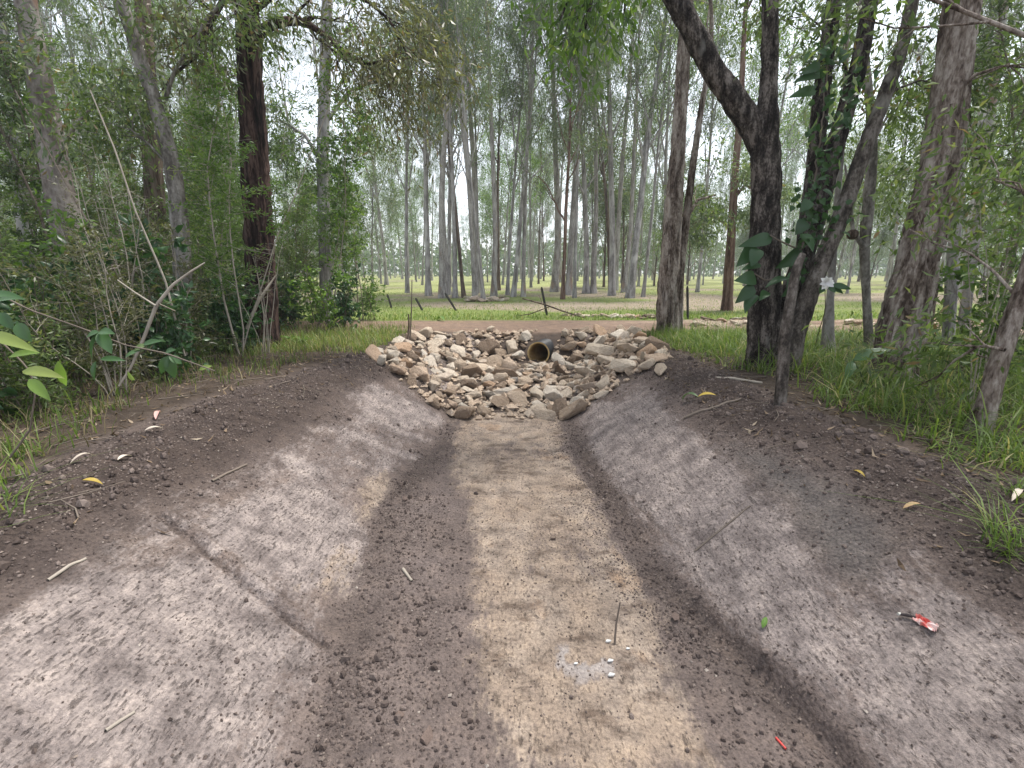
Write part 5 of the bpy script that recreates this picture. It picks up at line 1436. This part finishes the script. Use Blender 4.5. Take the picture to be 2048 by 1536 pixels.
picket((1375, 572), (1376, 638), "upright dark steel picket right of the flaky twin paperbark")
picket((774, 588), (783, 616), "thin dark picket at the left, half hidden by the thicket edge")

# ------------------------------------------------------------------ stones beyond the track
def heap(name, label, pts, smin, smax, flat=1.0):
    e = empty(name, (pts[0][0], pts[0][1], float(Hs(pts[0][0], pts[0][1])))); tag(e, label, "rocks")
    for x, y in pts:
        s = RS.uniform(smin, smax)
        o = obj("stone", STONES[RS.randint(len(STONES))], None, e)
        o.scale = (s * RS.uniform(.9, 1.5), s, s * RS.uniform(.6, .9) * flat)
        o.rotation_euler = (RS.uniform(-.3, .3), RS.uniform(-.3, .3), RS.uniform(0, 6.28))
        o.location = Vector((x, y, float(Hs(x, y)) + s * .25)) - e.location
heap("stone_heap", "low heap of grey stones and wood among the paddock trunks", [tuple(G(930 + 78 * u, 598 + 6 * v)[:2]) for u, v in RS.uniform(0, 1, (30, 2))], .12, .28)
heap("rubble_strip", "line of pale stones along the far edge of the track, right of the upright picket", [tuple(G(1125 + 185 * u, 632 + 7 * v * u)[:2]) for u, v in RS.uniform(0, 1, (50, 2))], .05, .16, .7)
heap("rubble_strip", "scatter of pale stones beside the track between the twin paperbark and forked tree", [tuple(G(1385 + 115 * u, 640 + 14 * v)[:2]) for u, v in RS.uniform(0, 1, (36, 2))], .05, .16, .7)
heap("rubble_strip", "pale stones beside the track right of the slanting stem", [tuple(G(1690 + 190 * u, 640 + 14 * v)[:2]) for u, v in RS.uniform(0, 1, (36, 2))], .05, .16, .7)

# ------------------------------------------------------------------ small things lying about
def ground_leaf(name, label, a, b, w, mat, val, curl=.25, lift=.012, cat="leaf", group=None):
    p, q = G(*a), G(*b); p[2] = float(Hs(p[0], p[1])) + lift; q[2] = float(Hs(q[0], q[1])) + lift
    V, F = leaf_between(np.zeros(3), q - p, w, (0, -.15, 1), curl, .3)
    o = obj(name, mesh_np(name, V, [F], {"val": np.full(len(V), val)}), mat); o.location = tuple(p)
    return tag(o, label, cat, group)
def one_mat(name, c): return leaf_mat(name, [(0, tuple(x * .7 for x in c)), (1, tuple(min(1, x * 1.3) for x in c))], .15, .6, .3)
LM_YEL, LM_TAN, LM_PALE, LM_GRN, LM_PINK = one_mat("yellow_leaf", (.50, .36, .07)), one_mat("tan_leaf", (.34, .23, .12)), one_mat("pale_dead_leaf", (.50, .43, .36)), one_mat("green_fallen_leaf", (.10, .19, .035)), one_mat("pink_chip", (.62, .36, .32))
ground_leaf("fallen_leaf", "bright yellow fallen leaf on the right bank", (1394, 803), (1432, 797), .065, LM_YEL, .6, .2, .03)
ground_leaf("fallen_leaf", "dark green curled leaf beside the yellow one on the right bank", (1364, 806), (1398, 803), .06, LM_DARK, .8, .5, .02)
ground_leaf("fallen_leaf", "yellow-brown leaf lying on the dark soil of the left crest", (166, 968), (206, 969), .028, LM_YEL, .2)
ground_leaf("fallen_leaf", "long pale curled dead leaf on the left crest above the yellow one", (142, 938), (198, 924), .022, LM_PALE, .5, .5)
ground_leaf("fallen_leaf", "pale dead leaf near the top of the left crest", (290, 866), (328, 858), .03, LM_PALE, .8)
ground_leaf("fallen_leaf", "small pink leaf standing in the left crest soil", (312, 842), (322, 828), .03, LM_PINK, .7)
ground_leaf("fallen_leaf", "whitish leaf scrap right of the long curled leaf", (236, 925), (264, 914), .03, LM_PALE, .95)
ground_leaf("fallen_leaf", "tan leaf on the dark right bank below the slanting tree clump", (1704, 945), (1730, 956), .025, LM_YEL, .1)
ground_leaf("fallen_leaf", "long tan pointed leaf at the top of the right batter", (1804, 1026), (1842, 1010), .022, LM_TAN, .9)
ground_leaf("fallen_leaf", "white leaf in the grass at the right edge", (2024, 1000), (2042, 980), .025, LM_PALE, 1.0)
ground_leaf("fallen_leaf", "small green leaf on the lower right batter", (1524, 1262), (1532, 1241), .022, LM_GRN, .6)
ground_leaf("fallen_leaf", "green leaf scrap on the track left of the culvert", (876, 640), (890, 643), .10, LM_GRN, .6, .3)

def striped_mat():
    m, nt, out = new_mat("printed_wrapper")
    tc = nd(nt, "ShaderNodeTexCoord"); mp = nd(nt, "ShaderNodeMapping"); mp.inputs["Scale"].default_value = (55, 18, 1)
    nt.links.new(tc.outputs["Object"], mp.inputs[0])
    n = nd(nt, "ShaderNodeTexNoise"); n.inputs["Scale"].default_value = 1.0; n.inputs["Detail"].default_value = 2; nt.links.new(mp.outputs[0], n.inputs["Vector"])
    c = ramp(nt, [(.40, (.55, .085, .07)), (.50, (.62, .20, .17)), (.56, (.78, .66, .62)), (.7, (.70, .30, .26))], n.outputs[0])
    principled(nt, out, c, .4, .45)
    return m
wb = G(1850, 1254); wr = empty("sweet_wrapper", tuple(wb)); wr.location.z = float(Hs(wb[0], wb[1])) + .006
tag(wr, "crumpled red and white wrapper with a dark stub on the right batter", "wrapper")
a, b = G(1829, 1240), G(1874, 1264)
ux = unit(np.array([b[0] - a[0], b[1] - a[1], b[2] - a[2]])); uy = unit(np.cross((-.4, 0, 1), ux)); un = np.cross(ux, uy)
n = 9; U, W_ = np.meshgrid(np.linspace(-.5, .5, n), np.linspace(-.5, .5, n)); r_ = np.random.RandomState(3)
Lw = np.linalg.norm(b - a)
V = ux * (U.ravel() * Lw)[:, None] + uy * (W_.ravel() * .034)[:, None] + un * (.006 + .005 * r_.normal(0, 1, n * n))[:, None]
F = np.array([(j * n + i, j * n + i + 1, j * n + n + i + 1, j * n + n + i) for j in range(n - 1) for i in range(n - 1)])
obj("wrapper_sheet", mesh_np("wrapper_sheet", V, [F], None, False), striped_mat(), wr)
g = Geo(); c = G(1797, 1236) - np.array(wr.location); c[2] += .008; tube(g, np.array([c, (c - ux * Lw * .5) / 2 + np.array([0, 0, .004]), -ux * Lw * .45 + un * .006]), np.array([.004, .006, .004]), 6)
obj("dark_stub", g.mesh("dark_stub"), plain_mat("dark_stub", (.05, .04, .04)), wr)
g = Geo(); tube(g, np.array([c + np.array([-.006, 0, .002]), c + np.array([.004, 0, .002])]), np.array([.006, .005]), 7)
obj("white_tip", g.mesh("white_tip"), plain_mat("white_tip", (.7, .68, .62)), wr)
a, b = G(1551, 1480), G(1571, 1503)
g = Geo(); tube(g, np.array([[0, 0, .004], (b - a) + np.array([0, 0, .004])]), np.array([.004, .0042]), 8)
o = obj("plastic_scrap", g.mesh("plastic_scrap"), plain_mat("red_plastic", (.55, .06, .05), .35, .5)); o.location = (a[0], a[1], float(Hs(a[0], a[1]))); tag(o, "short red plastic tube scrap on loose soil at the right toe", "litter")

def lump(name, px, py, hw, label, cat, mat, i):
    p = G(px, py); s = hw * math.hypot(p[1], CAM_Z - p[2]) / FPX
    me = STONES[i].copy(); me.materials.clear(); me.materials.append(mat)
    o = obj(name, me); o.scale = (s, s * .85, s * .75); o.rotation_euler = (.3, .2, i)
    o.location = (p[0], p[1], float(Hs(p[0], p[1])) + s * .3)
    return tag(o, label, cat)
M_LUMP = plain_mat("clod_soil", (.15, .112, .095), .95, .1, .5, 5, .6)
M_WHITE = plain_mat("white_lime", (.68, .68, .66), .9, .15, .15, 8, .4)
lump("soil_clod", 1351, 1243, 13, "fist-sized clod on the floor at the right toe", "clod", M_LUMP, 1)
lump("soil_clod", 857, 1471, 17, "brown clod on loose soil at the near left of the floor", "clod", M_LUMP, 4)
lump("soil_clod", 800, 1437, 12, "grey clod beside the brown one near the left toe", "clod", M_LUMP, 7)
lump("soil_clod", 922, 823, 9, "dark clod at the foot of the culvert stones", "clod", M_LUMP, 2)
lump("soil_clod", 810, 1003, 8, "small clod on the floor below the left batter's clay patch", "clod", M_LUMP, 5)
lump("soil_clod", 1105, 1078, 8, "lone dark clod midway along the clay floor", "clod", M_LUMP, 9)
for (px, py, hw), w in zip(((1217, 1286, 7), (1256, 1300, 5), (1221, 1326, 7), (1223, 1354, 8), (1152, 1330, 5)), ("uppermost white chip on the clay floor", "rightmost white chip on the clay floor", "white chip just above the lowest one on the clay floor", "lowest white chip on the clay floor", "leftmost white chip on the clay floor")):
    lump("white_chip", px, py, hw, w, "chip", M_WHITE, 3)

# white blossom on a thin twig between the slanting stem and the pale sapling
fb = atY(1650, 566, 4.7); tw = empty("flowering_twig", tuple(G(1628, 700)))
tag(tw, "thin arching twig carrying a single white blossom beside the slanting stem", "plant")
L0 = np.array(tw.location); g = Geo()
P = np.array([[0, 0, -.03], (fb - L0) * .35 + np.array([.02, 0, -.02]), (fb - L0) * .75 + np.array([.05, 0, -.06]), fb - L0]); Q, q = smooth_path(P, np.array([.006, .005, .004, .003]), .04)
tube(g, Q, q, 5); obj("stem", g.mesh("stem"), BK_TWIG, tw)
LM_PETAL = one_mat("white_petal", (.72, .70, .72))
for i in range(9):
    a = i * 2.4; d = np.array([math.cos(a), -.35 + .2 * math.sin(i), math.sin(a) * .9]) * .075
    leaf_part("petal", tw, fb, fb + d, .055, LM_PETAL, rs.uniform(.4, 1), hint=(0, -1, .2), curl=.3)
for d in ((.12, 0, -.03), (.10, -.02, -.09), (-.04, 0, -.10), (.20, .02, -.10), (.26, .0, -.06)):
    leaf_part("leaf", tw, fb + np.array(d) * .3, fb + np.array(d), .06, LM_DARK, .5, hint=(0, -1, .3), heart=True)
# ------------------------------------------------------------------ humid air of the wood
def haze_box():
    x0, x1, y0, y1, z0, z1 = -430, 430, -68, 430, -1.2, 33.0
    V = [(x, y, z) for z in (z0, z1) for y in (y0, y1) for x in (x0, x1)]
    F = [(0, 2, 3, 1), (4, 5, 7, 6), (0, 1, 5, 4), (2, 6, 7, 3), (0, 4, 6, 2), (1, 3, 7, 5)]
    m, nt, out = new_mat("humid_air")
    v = nd(nt, "ShaderNodeVolumePrincipled")
    v.inputs["Color"].default_value = (.86, .92, 1.0, 1)
    v.inputs["Density"].default_value = HAZE
    v.inputs["Anisotropy"].default_value = .25
    nt.links.new(v.outputs[0], out.inputs["Volume"])
    o = obj("haze", mesh_np("haze", V, [np.array(F)], None, False), m)
    tag(o, "pale humid haze filling the air between the trees", "haze", kind="stuff")
HAZE = 0.0015
haze_box()
